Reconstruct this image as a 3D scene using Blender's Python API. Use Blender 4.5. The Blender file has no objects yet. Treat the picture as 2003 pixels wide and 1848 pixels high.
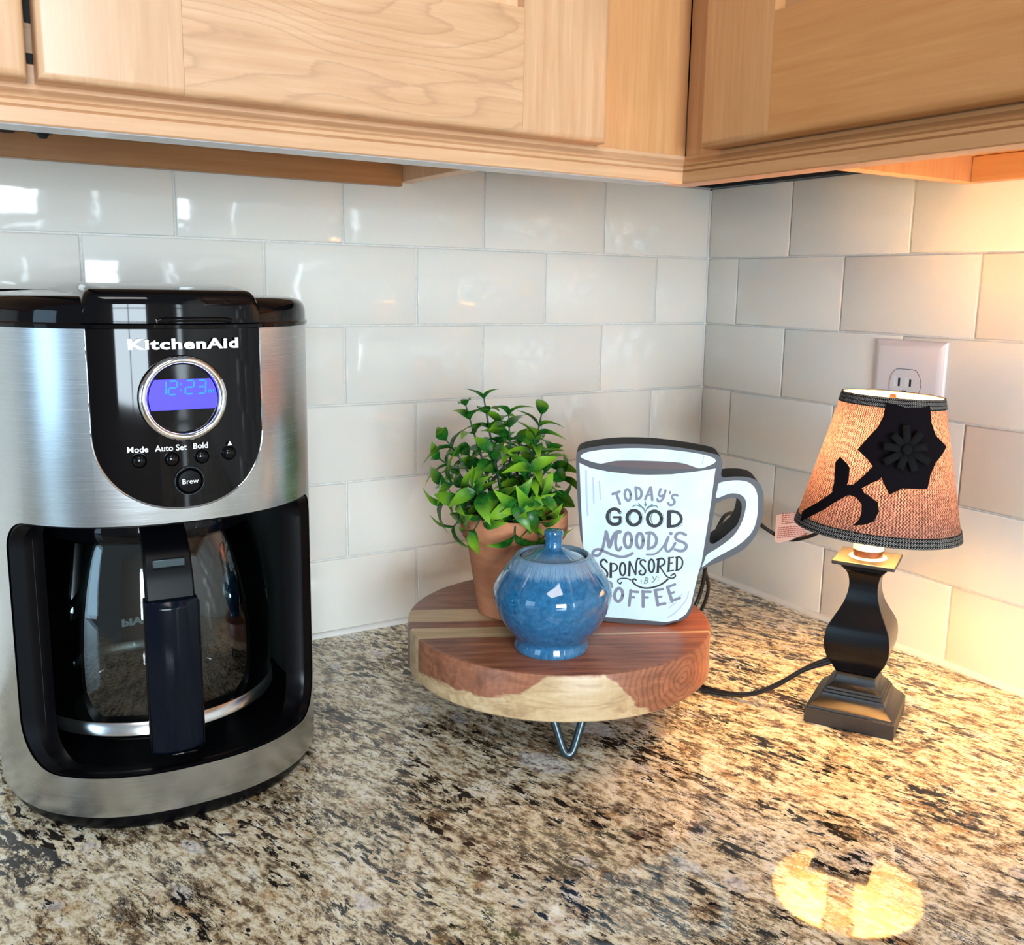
import bpy, bmesh, math, random
from mathutils import Vector, Matrix
random.seed(7)
PI=math.pi
scene=bpy.context.scene
col=scene.collection
# ---------------------------------------------------------------- camera
cam=bpy.data.cameras.new('camera'); camo=bpy.data.objects.new('camera',cam); col.objects.link(camo)
RX=Vector((0.850886,-0.525071,0.017145)); UX=Vector((0.077200,0.157251,0.984537)); FX=Vector((0.519648,0.836404,-0.174338))
M=Matrix((RX,UX,-FX)).transposed().to_4x4(); M.translation=Vector((-0.815285,-0.898854,0.355914)); camo.matrix_world=M
cam.sensor_width=36; cam.sensor_fit='HORIZONTAL'; cam.lens=36*1882.7/2003; cam.shift_x=(1001.5-1026.87)/2003; cam.shift_y=(892.49-924)/2003
cam.clip_start=.02
scene.camera=camo
scene.view_settings.view_transform='Standard'; scene.view_settings.look='None'; scene.view_settings.gamma=1; scene.view_settings.use_curve_mapping=False
scene.view_settings.exposure=0.0
# ---------------------------------------------------------------- world, daylight and added fill
w=bpy.data.worlds.new('world'); scene.world=w; w.use_nodes=True
w.node_tree.nodes['Background'].inputs[0].default_value=(.80,.90,1,1); w.node_tree.nodes['Background'].inputs[1].default_value=.25
scene.cycles.sample_clamp_indirect=80
def area(name,loc,target,sx,sy,power,color):
    l=bpy.data.lights.new(name,'AREA'); l.shape='RECTANGLE'; l.size=sx; l.size_y=sy; l.energy=power; l.color=color
    o=bpy.data.objects.new(name,l); col.objects.link(o); o.location=loc
    o.rotation_euler=(Vector(target)-Vector(loc)).to_track_quat('-Z','Y').to_euler(); return o
area('window_daylight',(-1.35,-3.36,.42),(-1.35,0,.42),1.1,1.05,118,(.76,.90,1))
area('window_daylight',(.00,-3.36,.42),(.00,0,.42),.16,1.05,8,(.76,.90,1))
area('window_daylight',(-3.12,-1.05,.50),(0,-1.05,.50),.9,1.2,15,(.48,.76,1))
area('overhead_fill',(-1.15,-1.70,1.48),(-1.15,-1.70,0),.9,.6,17,(1,.95,.90))  # unseen overhead fill lamp, added to light the counter
# ---------------------------------------------------------------- node helpers
class N:
    def __init__(s,name):
        s.m=bpy.data.materials.new(name); s.m.use_nodes=True; s.t=s.m.node_tree; s.t.nodes.clear()
        s.out=s.n('ShaderNodeOutputMaterial')
    def n(s,typ,**k):
        x=s.t.nodes.new(typ)
        for a,b in k.items(): setattr(x,a,b)
        return x
    def put(s,sock,v):
        if v is None: return
        if isinstance(v,bpy.types.NodeSocket): s.t.links.new(v,sock)
        else:
            if hasattr(sock,'default_value') and hasattr(sock.default_value,'__len__') and len(sock.default_value)==4 and len(v)==3: v=(*v,1)
            sock.default_value=v
    def coord(s,kind='Object'): return s.n('ShaderNodeTexCoord').outputs[kind]
    def map(s,v,scale=(1,1,1),rot=(0,0,0),loc=(0,0,0)):
        x=s.n('ShaderNodeMapping'); s.put(x.inputs[0],v); x.inputs['Scale'].default_value=scale; x.inputs['Rotation'].default_value=rot; x.inputs['Location'].default_value=loc; return x.outputs[0]
    def noise(s,v,scale,detail=4,rough=.55,dist=0,out=0):
        x=s.n('ShaderNodeTexNoise'); s.put(x.inputs['Vector'],v); x.inputs['Scale'].default_value=scale; x.inputs['Detail'].default_value=detail; x.inputs['Roughness'].default_value=rough; x.inputs['Distortion'].default_value=dist; return x.outputs[out]
    def voro(s,v,scale,feature='F1',out='Distance',rand=1):
        x=s.n('ShaderNodeTexVoronoi',feature=feature); s.put(x.inputs['Vector'],v); x.inputs['Scale'].default_value=scale; x.inputs['Randomness'].default_value=rand; return x.outputs[out]
    def ramp(s,f,stops,interp='LINEAR'):
        x=s.n('ShaderNodeValToRGB'); x.color_ramp.interpolation=interp; e=x.color_ramp.elements
        while len(e)<len(stops): e.new(.5)
        for i,(p,c) in enumerate(stops):
            e[i].position=p; c=(c,c,c) if isinstance(c,(int,float)) else c; e[i].color=(*c,1)
        s.put(x.inputs[0],f); return x.outputs[0]
    def mix(s,f,a,b,mode='MIX'):
        x=s.n('ShaderNodeMix',data_type='RGBA',blend_type=mode); s.put(x.inputs[0],f); s.put(x.inputs[6],a); s.put(x.inputs[7],b); return x.outputs[2]
    def math(s,op,a,b=0,c=0,clamp=False):
        x=s.n('ShaderNodeMath',operation=op,use_clamp=clamp); s.put(x.inputs[0],a); s.put(x.inputs[1],b); s.put(x.inputs[2],c); return x.outputs[0]
    def sep(s,v):
        x=s.n('ShaderNodeSeparateXYZ'); s.put(x.inputs[0],v); return x.outputs
    def comb(s,a,b,c):
        x=s.n('ShaderNodeCombineXYZ'); s.put(x.inputs[0],a); s.put(x.inputs[1],b); s.put(x.inputs[2],c); return x.outputs[0]
    def vadd(s,a,b):
        x=s.n('ShaderNodeVectorMath',operation='ADD'); s.put(x.inputs[0],a); s.put(x.inputs[1],b); return x.outputs[0]
    def vscale(s,a,k):
        x=s.n('ShaderNodeVectorMath',operation='SCALE'); s.put(x.inputs[0],a); x.inputs['Scale'].default_value=k; return x.outputs[0]
    def bump(s,h,st=.3,dist=.001):
        x=s.n('ShaderNodeBump'); s.put(x.inputs['Height'],h); x.inputs['Strength'].default_value=st; x.inputs['Distance'].default_value=dist; return x.outputs[0]
    def pr(s,color,rough=.5,metal=0,spec=.5,normal=None,tangent=None,coat=0,coat_r=.05,emit=None,es=0,aniso=0,trans=0,ior=1.5):
        x=s.n('ShaderNodeBsdfPrincipled'); s.put(x.inputs['Base Color'],color); s.put(x.inputs['Roughness'],rough); s.put(x.inputs['Metallic'],metal)
        s.put(x.inputs['Specular IOR Level'],spec); x.inputs['Coat Weight'].default_value=coat; x.inputs['Coat Roughness'].default_value=coat_r
        x.inputs['Anisotropic'].default_value=aniso; x.inputs['IOR'].default_value=ior; x.inputs['Transmission Weight'].default_value=trans
        if normal is not None: s.put(x.inputs['Normal'],normal)
        if tangent is not None: s.put(x.inputs['Tangent'],tangent)
        if emit is not None: s.put(x.inputs['Emission Color'],emit); x.inputs['Emission Strength'].default_value=es
        return x.outputs[0]
    def done(s,sh): s.t.links.new(sh,s.out.inputs[0]); return s.m
def plain(name,c,r=.5,**k):
    a=N(name); return a.done(a.pr(c,r,**k))
def srgb(r,g,b):
    f=lambda u:(u/255/12.92 if u/255<=.04045 else ((u/255+.055)/1.055)**2.4)
    return (f(r),f(g),f(b))
# ---------------------------------------------------------------- materials
def mat_tile():
    a=N('glazed_tile'); g=a.n('ShaderNodeNewGeometry').outputs['Position']
    h=a.noise(a.vadd(g,(0,0,0)),9,2,.5); h2=a.noise(g,38,2,.5); hh=a.math('ADD',h,a.math('MULTIPLY',h2,.12))
    return a.done(a.pr((.76,.745,.69),.075,spec=.42,normal=a.bump(hh,.30,.006)))
def mat_grout():
    a=N('grout'); c=a.coord(); f=a.noise(c,260,3); return a.done(a.pr(a.ramp(f,[(.3,(.62,.61,.58)),(.7,(.74,.73,.70))]),.75,normal=a.bump(f,.3,.0006)))
def mat_granite():
    a=N('granite'); c=a.coord()
    wv=a.vscale(a.noise(c,9,3,.5,out=1),.020)
    R=a.map(a.vadd(c,wv),(1,1,1),(0,0,math.radians(74.6)))
    S=a.map(R,(.50,1,1)); S3=a.map(R,(.24,1,1)); S2=a.map(R,(.62,1,1))
    big=a.noise(S2,13,3,.6); bb=a.math('SUBTRACT',big,.5)
    g1=a.noise(S,150,8,.74,.15); g=a.math('ADD',g1,a.math('MULTIPLY',bb,.26))
    base=a.ramp(g,[(.36,srgb(70,62,52)),(.42,srgb(128,112,90)),(.46,srgb(184,166,134)),(.505,srgb(224,212,178)),(.57,srgb(242,236,212)),(.66,srgb(252,250,242))])
    am=a.noise(S2,60,5,.7); base=a.mix(a.ramp(am,[(.56,0),(.66,.6)]),base,srgb(190,146,92))
    # grey and white quartz grains
    vq=a.voro(a.vadd(S2,a.vscale(a.noise(c,90,3,.6,out=1),.010)),26); vm=a.ramp(vq,[(.13,.9),(.19,0)])
    base=a.mix(vm,base,a.ramp(a.noise(c,240,4,.6),[(.35,srgb(168,164,166)),(.6,srgb(236,232,226))]))
    vq=a.voro(a.vadd(a.vadd(S2,(3,1,0)),a.vscale(a.noise(c,70,4,.7,out=1),.016)),11); vm=a.ramp(vq,[(.13,.9),(.17,0)])
    base=a.mix(vm,base,a.ramp(a.noise(c,200,5,.65),[(.38,srgb(176,168,164)),(.52,srgb(232,230,224)),(.62,srgb(250,250,246))]))
    # fine dark and pale fragments
    fr=a.noise(a.map(R,(.6,1,1)),330,5,.75); base=a.mix(a.ramp(fr,[(.54,0),(.60,.62)]),base,srgb(120,100,80)); base=a.mix(a.ramp(fr,[(.36,.7),(.43,0)]),base,srgb(250,245,232))
    # brown clumps
    b=a.math('ADD',a.noise(S,80,7,.74,.3),a.math('MULTIPLY',bb,.30)); base=a.mix(a.ramp(b,[(.565,0),(.625,.85)]),base,srgb(90,70,56))
    # black flecks and streaks
    k=a.math('ADD',a.noise(a.map(R,(.36,1,1)),190,6,.68,.2),a.math('MULTIPLY',a.math('SUBTRACT',a.noise(a.map(R,(.45,1,1)),24,4,.65),.5),.62))
    base=a.mix(a.ramp(k,[(.580,0),(.600,.97)]),base,srgb(20,18,20))
    # thin broken dark veins
    v=a.noise(S3,17,8,.76); vv=a.math('ABSOLUTE',a.math('SUBTRACT',v,.5)); vg=a.noise(S2,18,4,.65)
    base=a.mix(a.math('MULTIPLY',a.ramp(vv,[(.004,1),(.013,0)]),a.ramp(vg,[(.47,0),(.53,.92)])),base,srgb(34,32,32))
    sp=a.noise(c,420,2,.5); base=a.mix(a.ramp(sp,[(.70,0),(.74,.9)]),base,srgb(50,36,32))
    return a.done(a.pr(base,.03,spec=.55,normal=a.bump(g1,.015,.0003)))
def mat_maple(name,axis,tone=1.0,fig=False,seed=0,warm=0):
    a=N(name); g=a.n('ShaderNodeNewGeometry').outputs['Position']
    sc={'x':(3,60,60),'y':(60,3,60),'z':(60,60,3)}[axis]
    v=a.vadd(a.map(g,sc),(seed,seed*.7,seed*.3)); f=a.noise(v,3.2,4,.6,.3)
    f2=a.noise(a.map(g,tuple(x*4 for x in sc)),3,3,.6)
    big=a.noise(a.vadd(g,(seed,0,0)),9,2)
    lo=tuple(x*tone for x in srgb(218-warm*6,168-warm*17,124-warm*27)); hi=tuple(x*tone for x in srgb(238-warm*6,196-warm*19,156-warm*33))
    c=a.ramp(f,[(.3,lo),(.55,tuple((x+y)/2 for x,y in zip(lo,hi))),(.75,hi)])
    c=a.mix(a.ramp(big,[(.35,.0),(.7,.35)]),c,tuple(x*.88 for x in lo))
    c=a.mix(a.ramp(f2,[(.62,0),(.75,.25)]),c,tuple(x*.7 for x in lo))
    if fig:
        f0=a.noise(a.map(a.vadd(g,(.36,0,.05)),(2.6,1,9)),1.5,2,.35,.35)
        f0=a.math('ADD',f0,a.math('MULTIPLY',a.noise(a.map(g,(26,1,110)),1,4,.7),.022))
        r=a.math('FRACT',a.math('MULTIPLY',f0,26)); line=a.ramp(r,[(.0,.42),(.10,.16),(.35,0),(.93,0),(1,.40)])
        c=a.mix(line,c,tuple(x*.62 for x in lo))
    rgh=a.ramp(f,[(.3,.34),(.7,.42)])
    return a.done(a.pr(c,rgh,spec=.45,normal=a.bump(f2,.05,.0005),coat=.15,coat_r=.2))
def mat_steel():
    a=N('brushed_steel'); c=a.coord(); tg=a.n('ShaderNodeTangent',direction_type='RADIAL',axis='Z'); f=a.noise(a.map(c,(6,6,900)),3,3,.6); h=a.noise(a.map(c,(30,30,2500)),1,2,.5)
    return a.done(a.pr(a.ramp(f,[(.3,(.48,.50,.51)),(.7,(.57,.59,.60))]),a.ramp(f,[(.3,.23),(.7,.28)]),1,normal=a.bump(h,.03,.0002),aniso=.6,tangent=tg.outputs[0]))
def mat_black(name,r,c=(.006,.006,.007),spec=.5):
    return plain(name,c,r,spec=spec)
def mat_glass():
    a=N('carafe_glass'); lw=a.n('ShaderNodeFresnel'); lw.inputs[0].default_value=1.5
    tr=a.n('ShaderNodeBsdfTransparent'); tr.inputs[0].default_value=(.74,.78,.78,1); gl=a.n('ShaderNodeBsdfGlossy'); gl.inputs['Roughness'].default_value=.02
    mx=a.n('ShaderNodeMixShader'); f=a.math('ADD',a.math('MULTIPLY',lw.outputs[0],1.15),.035,clamp=True)
    a.put(mx.inputs[0],f); a.t.links.new(tr.outputs[0],mx.inputs[1]); a.t.links.new(gl.outputs[0],mx.inputs[2]); return a.done(mx.outputs[0])
def mat_fabric():
    a=N('woven_fabric'); uv=a.sep(a.coord('UV'))
    U=a.math('MULTIPLY',uv[0],2*PI*150); V=a.math('MULTIPLY',uv[1],2*PI*40)
    s1=a.math('SINE',a.math('ADD',U,a.math('MULTIPLY',a.math('SINE',V),1.2))); s2=a.math('SINE',a.math('MULTIPLY',V,2))
    wv=a.math('MULTIPLY_ADD',a.math('MULTIPLY',s1,s2),.25,.5); wv=a.math('ADD',wv,a.math('MULTIPLY',s1,.22))
    nz=a.noise(a.map(a.coord(),(1,1,1)),420,3,.6); wv=a.math('ADD',wv,a.math('MULTIPLY',a.math('SUBTRACT',nz,.5),.9))
    blot=a.noise(a.coord(),60,3,.6)
    tc=a.ramp(wv,[(.30,(.03,.012,.016)),(.46,(.24,.13,.15)),(.62,(.62,.36,.41)),(.85,(.98,.62,.64))])
    tc=a.mix(a.ramp(blot,[(.35,.0),(.65,.45)]),tc,(.30,.17,.22))
    dc=a.ramp(wv,[(.2,(.03,.025,.022)),(.5,(.20,.165,.14)),(.8,(.42,.36,.31))])
    d=a.n('ShaderNodeBsdfDiffuse'); a.put(d.inputs[0],dc); t=a.n('ShaderNodeBsdfTranslucent'); a.put(t.inputs[0],tc)
    mx=a.n('ShaderNodeMixShader'); mx.inputs[0].default_value=.55; a.t.links.new(d.outputs[0],mx.inputs[1]); a.t.links.new(t.outputs[0],mx.inputs[2]); return a.done(mx.outputs[0])
def mat_lining():
    a=N('shade_lining'); d=a.n('ShaderNodeBsdfDiffuse'); d.inputs[0].default_value=(.86,.78,.62,1); t=a.n('ShaderNodeBsdfTranslucent'); t.inputs[0].default_value=(1,.98,.95,1)
    mx=a.n('ShaderNodeMixShader'); mx.inputs[0].default_value=.105; a.t.links.new(d.outputs[0],mx.inputs[1]); a.t.links.new(t.outputs[0],mx.inputs[2]); return a.done(mx.outputs[0])
def mat_band():
    a=N('band_fabric'); uv=a.sep(a.coord('UV'))
    U=a.math('MULTIPLY',uv[0],2*PI*88); V=a.math('MULTIPLY',uv[1],2*PI*38)
    z=a.math('SINE',a.math('ADD',U,a.math('MULTIPLY',a.math('SINE',V),2.2))); z2=a.math('SINE',a.math('ADD',V,U))
    f=a.math('MULTIPLY_ADD',a.math('MULTIPLY',z,z2),.5,.5)
    f=a.math('ADD',f,a.math('MULTIPLY',a.math('SUBTRACT',a.noise(a.coord(),500,2),.5),.5))
    return a.done(a.pr(a.ramp(f,[(.55,(.006,.006,.007)),(.74,(.07,.066,.062)),(.95,(.34,.32,.29))]),.9,spec=.1))
def mat_wood_strip(kind,seed):
    a=N('acacia_'+kind); c=a.coord(); v=a.vadd(a.map(c,(5,60,60)),(seed,seed*1.3,seed*.4))
    v=a.map(v,(1,1,1),(.5,0,0)); f=a.noise(v,2.2,5,.62,.8); f2=a.noise(a.map(a.map(c,(1,1,1),(.61,.04,.03)),(34,520,560)),1.07,3,.6); big=a.noise(a.vadd(a.map(c,(7,22,22)),(seed,0,0)),1.6,3,.6,.6)
    br=[(.28,srgb(88,48,34)),(.45,srgb(126,74,52)),(.6,srgb(152,94,68)),(.8,srgb(174,116,86))]
    cr=[(.28,srgb(158,126,92)),(.48,srgb(192,162,122)),(.7,srgb(214,188,150))]
    brown=a.mix(a.ramp(big,[(.56,0),(.72,.7)]),a.ramp(f,br),srgb(66,32,24)); cream=a.mix(a.ramp(f2,[(.56,0),(.78,.35)]),a.ramp(f,cr),srgb(150,112,74))
    if kind=='brown': colr=a.mix(a.ramp(f2,[(.6,0),(.74,.35)]),brown,srgb(58,28,20))
    elif kind=='red': colr=a.mix(.35,brown,srgb(168,84,54))
    elif kind=='cream': colr=cream
    else:
        s=a.sep(c); wob=a.math('MULTIPLY',a.math('SUBTRACT',a.noise(a.map(c,(26,26,60)),1,4,.6,.8),.5),.022)
        # sapwood patch low on the front edge: height limit follows u
        un=a.math('MULTIPLY_ADD',s[0],1/.26,.5)
        lim=a.ramp(un,[(.0,.26),(.10,.34),(.24,.40),(.33,.52),(.40,1.0),(.56,1.0),(.61,.72),(.66,.30),(.72,.0)])
        zz=a.math('ADD',a.math('MULTIPLY_ADD',s[2],1/.037,0),a.math('MULTIPLY',wob,18))
        rr=a.math('ADD',a.math('ADD',a.math('MULTIPLY',s[0],s[0]),a.math('MULTIPLY',s[1],s[1])),0)
        side=a.math('GREATER_THAN',rr,.01575)
        msk=a.math('MULTIPLY',a.ramp(a.math('SUBTRACT',lim,zz),[(.0,0),(.06,1)]),side)
        # growth rings round a pith that meets the right front edge
        dx=a.math('SUBTRACT',s[0],.083); dz=a.math('MULTIPLY',a.math('SUBTRACT',s[2],.020),1.0)
        d=a.math('SQRT',a.math('ADD',a.math('MULTIPLY',dx,dx),a.math('MULTIPLY',dz,dz))); d=a.math('ADD',d,a.math('MULTIPLY',a.noise(c,40,3),.012))
        ring=a.ramp(a.math('FRACT',a.math('MULTIPLY',d,210)),[(0,.75),(.35,0),(.8,.1),(1,.75)])
        ring=a.math('MULTIPLY',ring,a.math('MULTIPLY',a.math('MULTIPLY',side,.8),a.ramp(d,[(.030,1),(.075,.28)])))
        b2=a.mix(ring,a.mix(.25,brown,srgb(190,130,96)),srgb(88,44,30)); b2=a.mix(side,brown,b2)
        c2=a.mix(a.math('MULTIPLY',ring,.35),cream,srgb(150,110,70))
        colr=a.mix(msk,b2,c2)
    return a.done(a.pr(colr,.36,spec=.45,normal=a.bump(f2,.03,.0003)))
def mat_glaze():
    a=N('blue_glaze'); c=a.coord(); s=a.sep(c)
    ang=a.math('ARCTAN2',s[1],s[0]); st=a.noise(a.comb(a.math('MULTIPLY',ang,9),a.math('MULTIPLY',s[2],30),0),2.2,3,.6)
    mott=a.noise(c,230,4,.65); base=a.ramp(mott,[(.3,srgb(24,82,120)),(.5,srgb(34,98,142)),(.7,srgb(48,114,158))])
    # pale glaze that ran from the lip and gathered on edges
    lim=a.math('MULTIPLY_ADD',st,.010,.0580); m1=a.ramp(a.math('SUBTRACT',s[2],lim),[(.0,0),(.0022,1)])
    m1=a.math('MULTIPLY',m1,a.ramp(s[2],[(.0752,1),(.0760,0)])); 
    m1=a.math('MULTIPLY',m1,a.ramp(a.noise(a.comb(a.math('MULTIPLY',ang,30),a.math('MULTIPLY',s[2],40),0),2,2),[(.3,.25),(.6,.62)]))
    base=a.mix(m1,base,srgb(150,176,196))
    foot=a.math('MULTIPLY',a.ramp(s[2],[(.0,1),(.006,.3),(.009,0)]),a.ramp(st,[(.4,0),(.7,.5)])); base=a.mix(foot,base,srgb(120,160,186))
    brn=a.math('MULTIPLY',a.ramp(s[2],[(.0720,0),(.0745,1)]),a.ramp(mott,[(.4,.0),(.7,.3)])); base=a.mix(a.math('MULTIPLY',brn,m1),base,srgb(140,120,110))
    return a.done(a.pr(base,.06,spec=.6,coat=.4,coat_r=.03,normal=a.bump(a.noise(c,40,2),.05,.001)))
def mat_leaf():
    a=N('leaf'); c=a.coord(); s=a.sep(c); y=a.math('ABSOLUTE',s[1])
    oi=a.n('ShaderNodeObjectInfo').outputs['Random']
    vein=a.math('FRACT',a.math('MULTIPLY',a.math('SUBTRACT',s[0],a.math('MULTIPLY',y,1.6)),9)); vn=a.ramp(vein,[(0,.7),(.25,0),(.85,0),(1,.7)])
    g=a.noise(a.vadd(c,a.comb(oi,oi,oi)),5,3); base=a.ramp(g,[(.3,srgb(10,58,24)),(.5,srgb(22,96,30)),(.7,srgb(48,134,34))])
    base=a.mix(vn,base,srgb(70,150,50))
    tip=a.math('MULTIPLY_ADD',s[0],1.0,a.math('MULTIPLY',oi,.45)); base=a.mix(a.ramp(tip,[(.55,0),(1.25,.9)]),base,srgb(136,186,44))
    d=a.pr(base,.32,spec=.45); t=a.n('ShaderNodeBsdfTranslucent'); a.put(t.inputs[0],base); mx=a.n('ShaderNodeMixShader'); mx.inputs[0].default_value=.22
    a.t.links.new(d,mx.inputs[1]); a.t.links.new(t.outputs[0],mx.inputs[2]); return a.done(mx.outputs[0])
def mat_terracotta():
    a=N('terracotta'); c=a.coord(); f=a.noise(a.map(c,(30,30,160)),1.5,4); b=a.noise(c,30,3)
    col_=a.ramp(f,[(.3,srgb(190,124,90)),(.7,srgb(202,138,102))]); col_=a.mix(a.ramp(b,[(.4,0),(.7,.3)]),col_,srgb(160,96,66))
    return a.done(a.pr(col_,.82,spec=.2,normal=a.bump(f,.15,.0006)))
def mat_print():
    a=N('printed_white'); c=a.coord(); f=a.noise(c,30,3); return a.done(a.pr(a.ramp(f,[(.3,srgb(200,226,232)),(.7,srgb(222,236,238))]),.35,spec=.4))
MT=dict(
 tile=mat_tile(),grout=mat_grout(),granite=mat_granite(),steel=mat_steel(),
 gloss=mat_black('gloss_black',.05,(.002,.002,.003),.30),satin=mat_black('satin_black',.30,(.002,.002,.003),.15),tankgrey=plain('smoky_plastic',(.045,.052,.052),.22,spec=.5),matte=mat_black('matte_black',.6,(.01,.01,.01),.3),
 dark=mat_black('navy_plastic',.14,(.002,.004,.009),.20),glass=mat_glass(),band_steel=plain('band_steel',(.78,.78,.78),.22,metal=1),chrome=plain('chrome',(.85,.86,.88),.07,metal=1),
 white=plain('white_ink',(.85,.88,.9),.4),caulk=plain('caulk',(.74,.73,.70),.5),plate=plain('ivory_plastic',(.74,.70,.71),.28,spec=.5),
 slot=plain('dark_slot',(.01,.01,.01),.7),fabric=mat_fabric(),lining=mat_lining(),band=mat_band(),
 lampblack=plain('lamp_black',(.003,.003,.004),.22,spec=.30),lampsatin=plain('lamp_satin_black',(.005,.005,.005),.38,spec=1.0),glaze=mat_glaze(),leaf=mat_leaf(),pot=mat_terracotta(),
 soil=plain('soil',(.012,.010,.008),.95,spec=.1),stemg=plain('stem_green',srgb(22,70,40),.5),
 printw=mat_print(),outline=plain('charcoal_print',srgb(72,72,78),.45),edge=plain('black_edge',(.010,.009,.008),.55,spec=.12),
 inkgrey=plain('grey_ink',srgb(124,128,146),.5),inkblack=plain('black_ink',srgb(26,28,40),.5),inkteal=plain('teal_ink',srgb(96,122,134),.5),inklav=plain('lavender_ink',srgb(184,192,216),.5),
 inkby=plain('dim_ink',srgb(110,130,130),.5),coffee=plain('printed_coffee',srgb(92,76,78),.5),inkshade=plain('shade_ink',srgb(150,165,172),.5),
 leg=plain('grey_steel_rod',(.055,.075,.085),.30,metal=.7),cord=plain('black_rubber',(.010,.009,.009),.35),felt=plain('black_felt',(.006,.004,.006),.95,spec=.1),felt2=plain('charcoal_felt',(.009,.009,.009),.95,spec=.1),
 lcd=plain('lcd_blue',(.04,.03,.5),.3,emit=srgb(74,62,250),es=.9),lcdseg=plain('lcd_segment',(.01,.1,.5),.3,emit=srgb(0,140,255),es=1.0),
 paper=plain('label_paper',srgb(232,196,184),.7),paperink=plain('label_ink',srgb(176,90,76),.7),
 dkwood=plain('dark_wood',srgb(60,42,30),.7),underside=plain('rail_laminate',srgb(176,172,176),.18,spec=.5),
 socketw=plain('socket_white',(.80,.76,.66),.4),socketb=plain('socket_brown',srgb(70,40,24),.5),bulbink=plain('bulb_print',srgb(190,120,70),.5),
 plaster=plain('wall_paint',(.62,.60,.56),.8),floor=plain('floor_wood',srgb(120,84,56),.4),basecab=mat_maple('maple_base','z'),winframe=plain('window_white',(.75,.75,.75),.4),
)
bm_=N('bulb_glow'); e_=bm_.n('ShaderNodeEmission'); e_.inputs[0].default_value=(1,.56,.21,1); e_.inputs[1].default_value=235; MT['bulb']=bm_.done(e_.outputs[0])
# ---------------------------------------------------------------- mesh helpers
def mesh(name,V,F,sm=None,uv=None):
    me=bpy.data.meshes.new(name); me.from_pydata([tuple(v) for v in V],[],F)
    bm=bmesh.new(); bm.from_mesh(me); bmesh.ops.recalc_face_normals(bm,faces=bm.faces); bm.to_mesh(me); bm.free()
    if sm is not None:
        me.shade_smooth(); me.set_sharp_from_angle(angle=math.radians(sm))
    return me
def ob(name,me,mt,parent=None,loc=(0,0,0),rot=(0,0,0)):
    if mt is not None and not me.materials: me.materials.append(mt)
    o=bpy.data.objects.new(name,me); col.objects.link(o); o.parent=parent; o.location=loc; o.rotation_euler=rot; return o
def thing(name,label,cat,loc=(0,0,0),rz=0,group=None):
    o=bpy.data.objects.new(name,None); col.objects.link(o); o.location=loc; o.rotation_euler=(0,0,rz); o.empty_display_size=.02
    o['label']=label; o['category']=cat
    if group:o['group']=group
    return o
def struct(o): o['kind']='structure'; return o
def box(x0,y0,z0,x1,y1,z1):
    V=[(x,y,z) for x in(x0,x1) for y in(y0,y1) for z in(z0,z1)]
    return V,[(0,1,3,2),(4,6,7,5),(0,4,5,1),(2,3,7,6),(0,2,6,4),(1,5,7,3)]
def join(*gs):
    V=[];F=[]
    for v,f in gs:
        n=len(V); V+=list(v); F+=[tuple(i+n for i in q) for q in f]
    return V,F
def bev(o,wd,seg=2,ang=30):
    m=o.modifiers.new('bevel','BEVEL'); m.width=wd; m.segments=seg; m.limit_method='ANGLE'; m.angle_limit=math.radians(ang); o.data.shade_smooth(); o.data.set_sharp_from_angle(angle=math.radians(50)); return o
def bxo(name,b,mt,parent=None,bw=.001,seg=2,loc=(0,0,0)):
    o=ob(name,mesh(name,*box(*b)),mt,parent,loc)
    if bw: bev(o,bw,seg)
    return o
def lathe(prof,n=48,closed_top=True,closed_bot=True):
    V=[];F=[]
    for r,z in prof:
        for i in range(n):
            t=2*PI*i/n; V.append((r*math.cos(t),r*math.sin(t),z))
    for j in range(len(prof)-1):
        for i in range(n): F.append((j*n+i,j*n+(i+1)%n,(j+1)*n+(i+1)%n,(j+1)*n+i))
    if closed_bot: F.append(tuple(range(n-1,-1,-1)))
    if closed_top: F.append(tuple((len(prof)-1)*n+i for i in range(n)))
    return V,F
def loft(loops,cap=True):
    n=len(loops[0]); V=[v for l in loops for v in l]; F=[]
    for j in range(len(loops)-1):
        for i in range(n): F.append((j*n+i,j*n+(i+1)%n,(j+1)*n+(i+1)%n,(j+1)*n+i))
    if cap: F.append(tuple(range(n-1,-1,-1))); F.append(tuple((len(loops)-1)*n+i for i in range(n)))
    return V,F
def crom(P,sub=6,closed=False):
    P=[Vector(p) for p in P]
    if len(P)<3: return P
    o=[]; n=len(P)
    for i in range(n if closed else n-1):
        if closed: a,b,c,d=P[i-1],P[i],P[(i+1)%n],P[(i+2)%n]
        else: b,c=P[i],P[i+1]; a=P[i-1] if i else b*2-c; d=P[i+2] if i+2<n else c*2-b
        for k in range(sub):
            t=k/sub; o.append(.5*((2*b)+(c-a)*t+(2*a-5*b+4*c-d)*t*t+(3*b-a-3*c+d)*t**3))
    if not closed: o.append(P[-1])
    return o
def tube(P,r,n=8,flat=1.0,up=(0,0,1)):
    P=[Vector(p) for p in P]; loops=[]; rs=r if isinstance(r,(list,tuple)) else [r]*len(P)
    pn=Vector(up)
    for i,p in enumerate(P):
        t=(P[min(i+1,len(P)-1)]-P[max(i-1,0)]).normalized()
        s=t.cross(pn)
        if s.length<.05: s=t.cross(Vector((1,0,0)))
        s.normalize(); u=s.cross(t).normalized()
        loops.append([p+s*math.cos(2*PI*k/n)*rs[i]*flat+u*math.sin(2*PI*k/n)*rs[i] for k in range(n)])
    return loft(loops)
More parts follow.
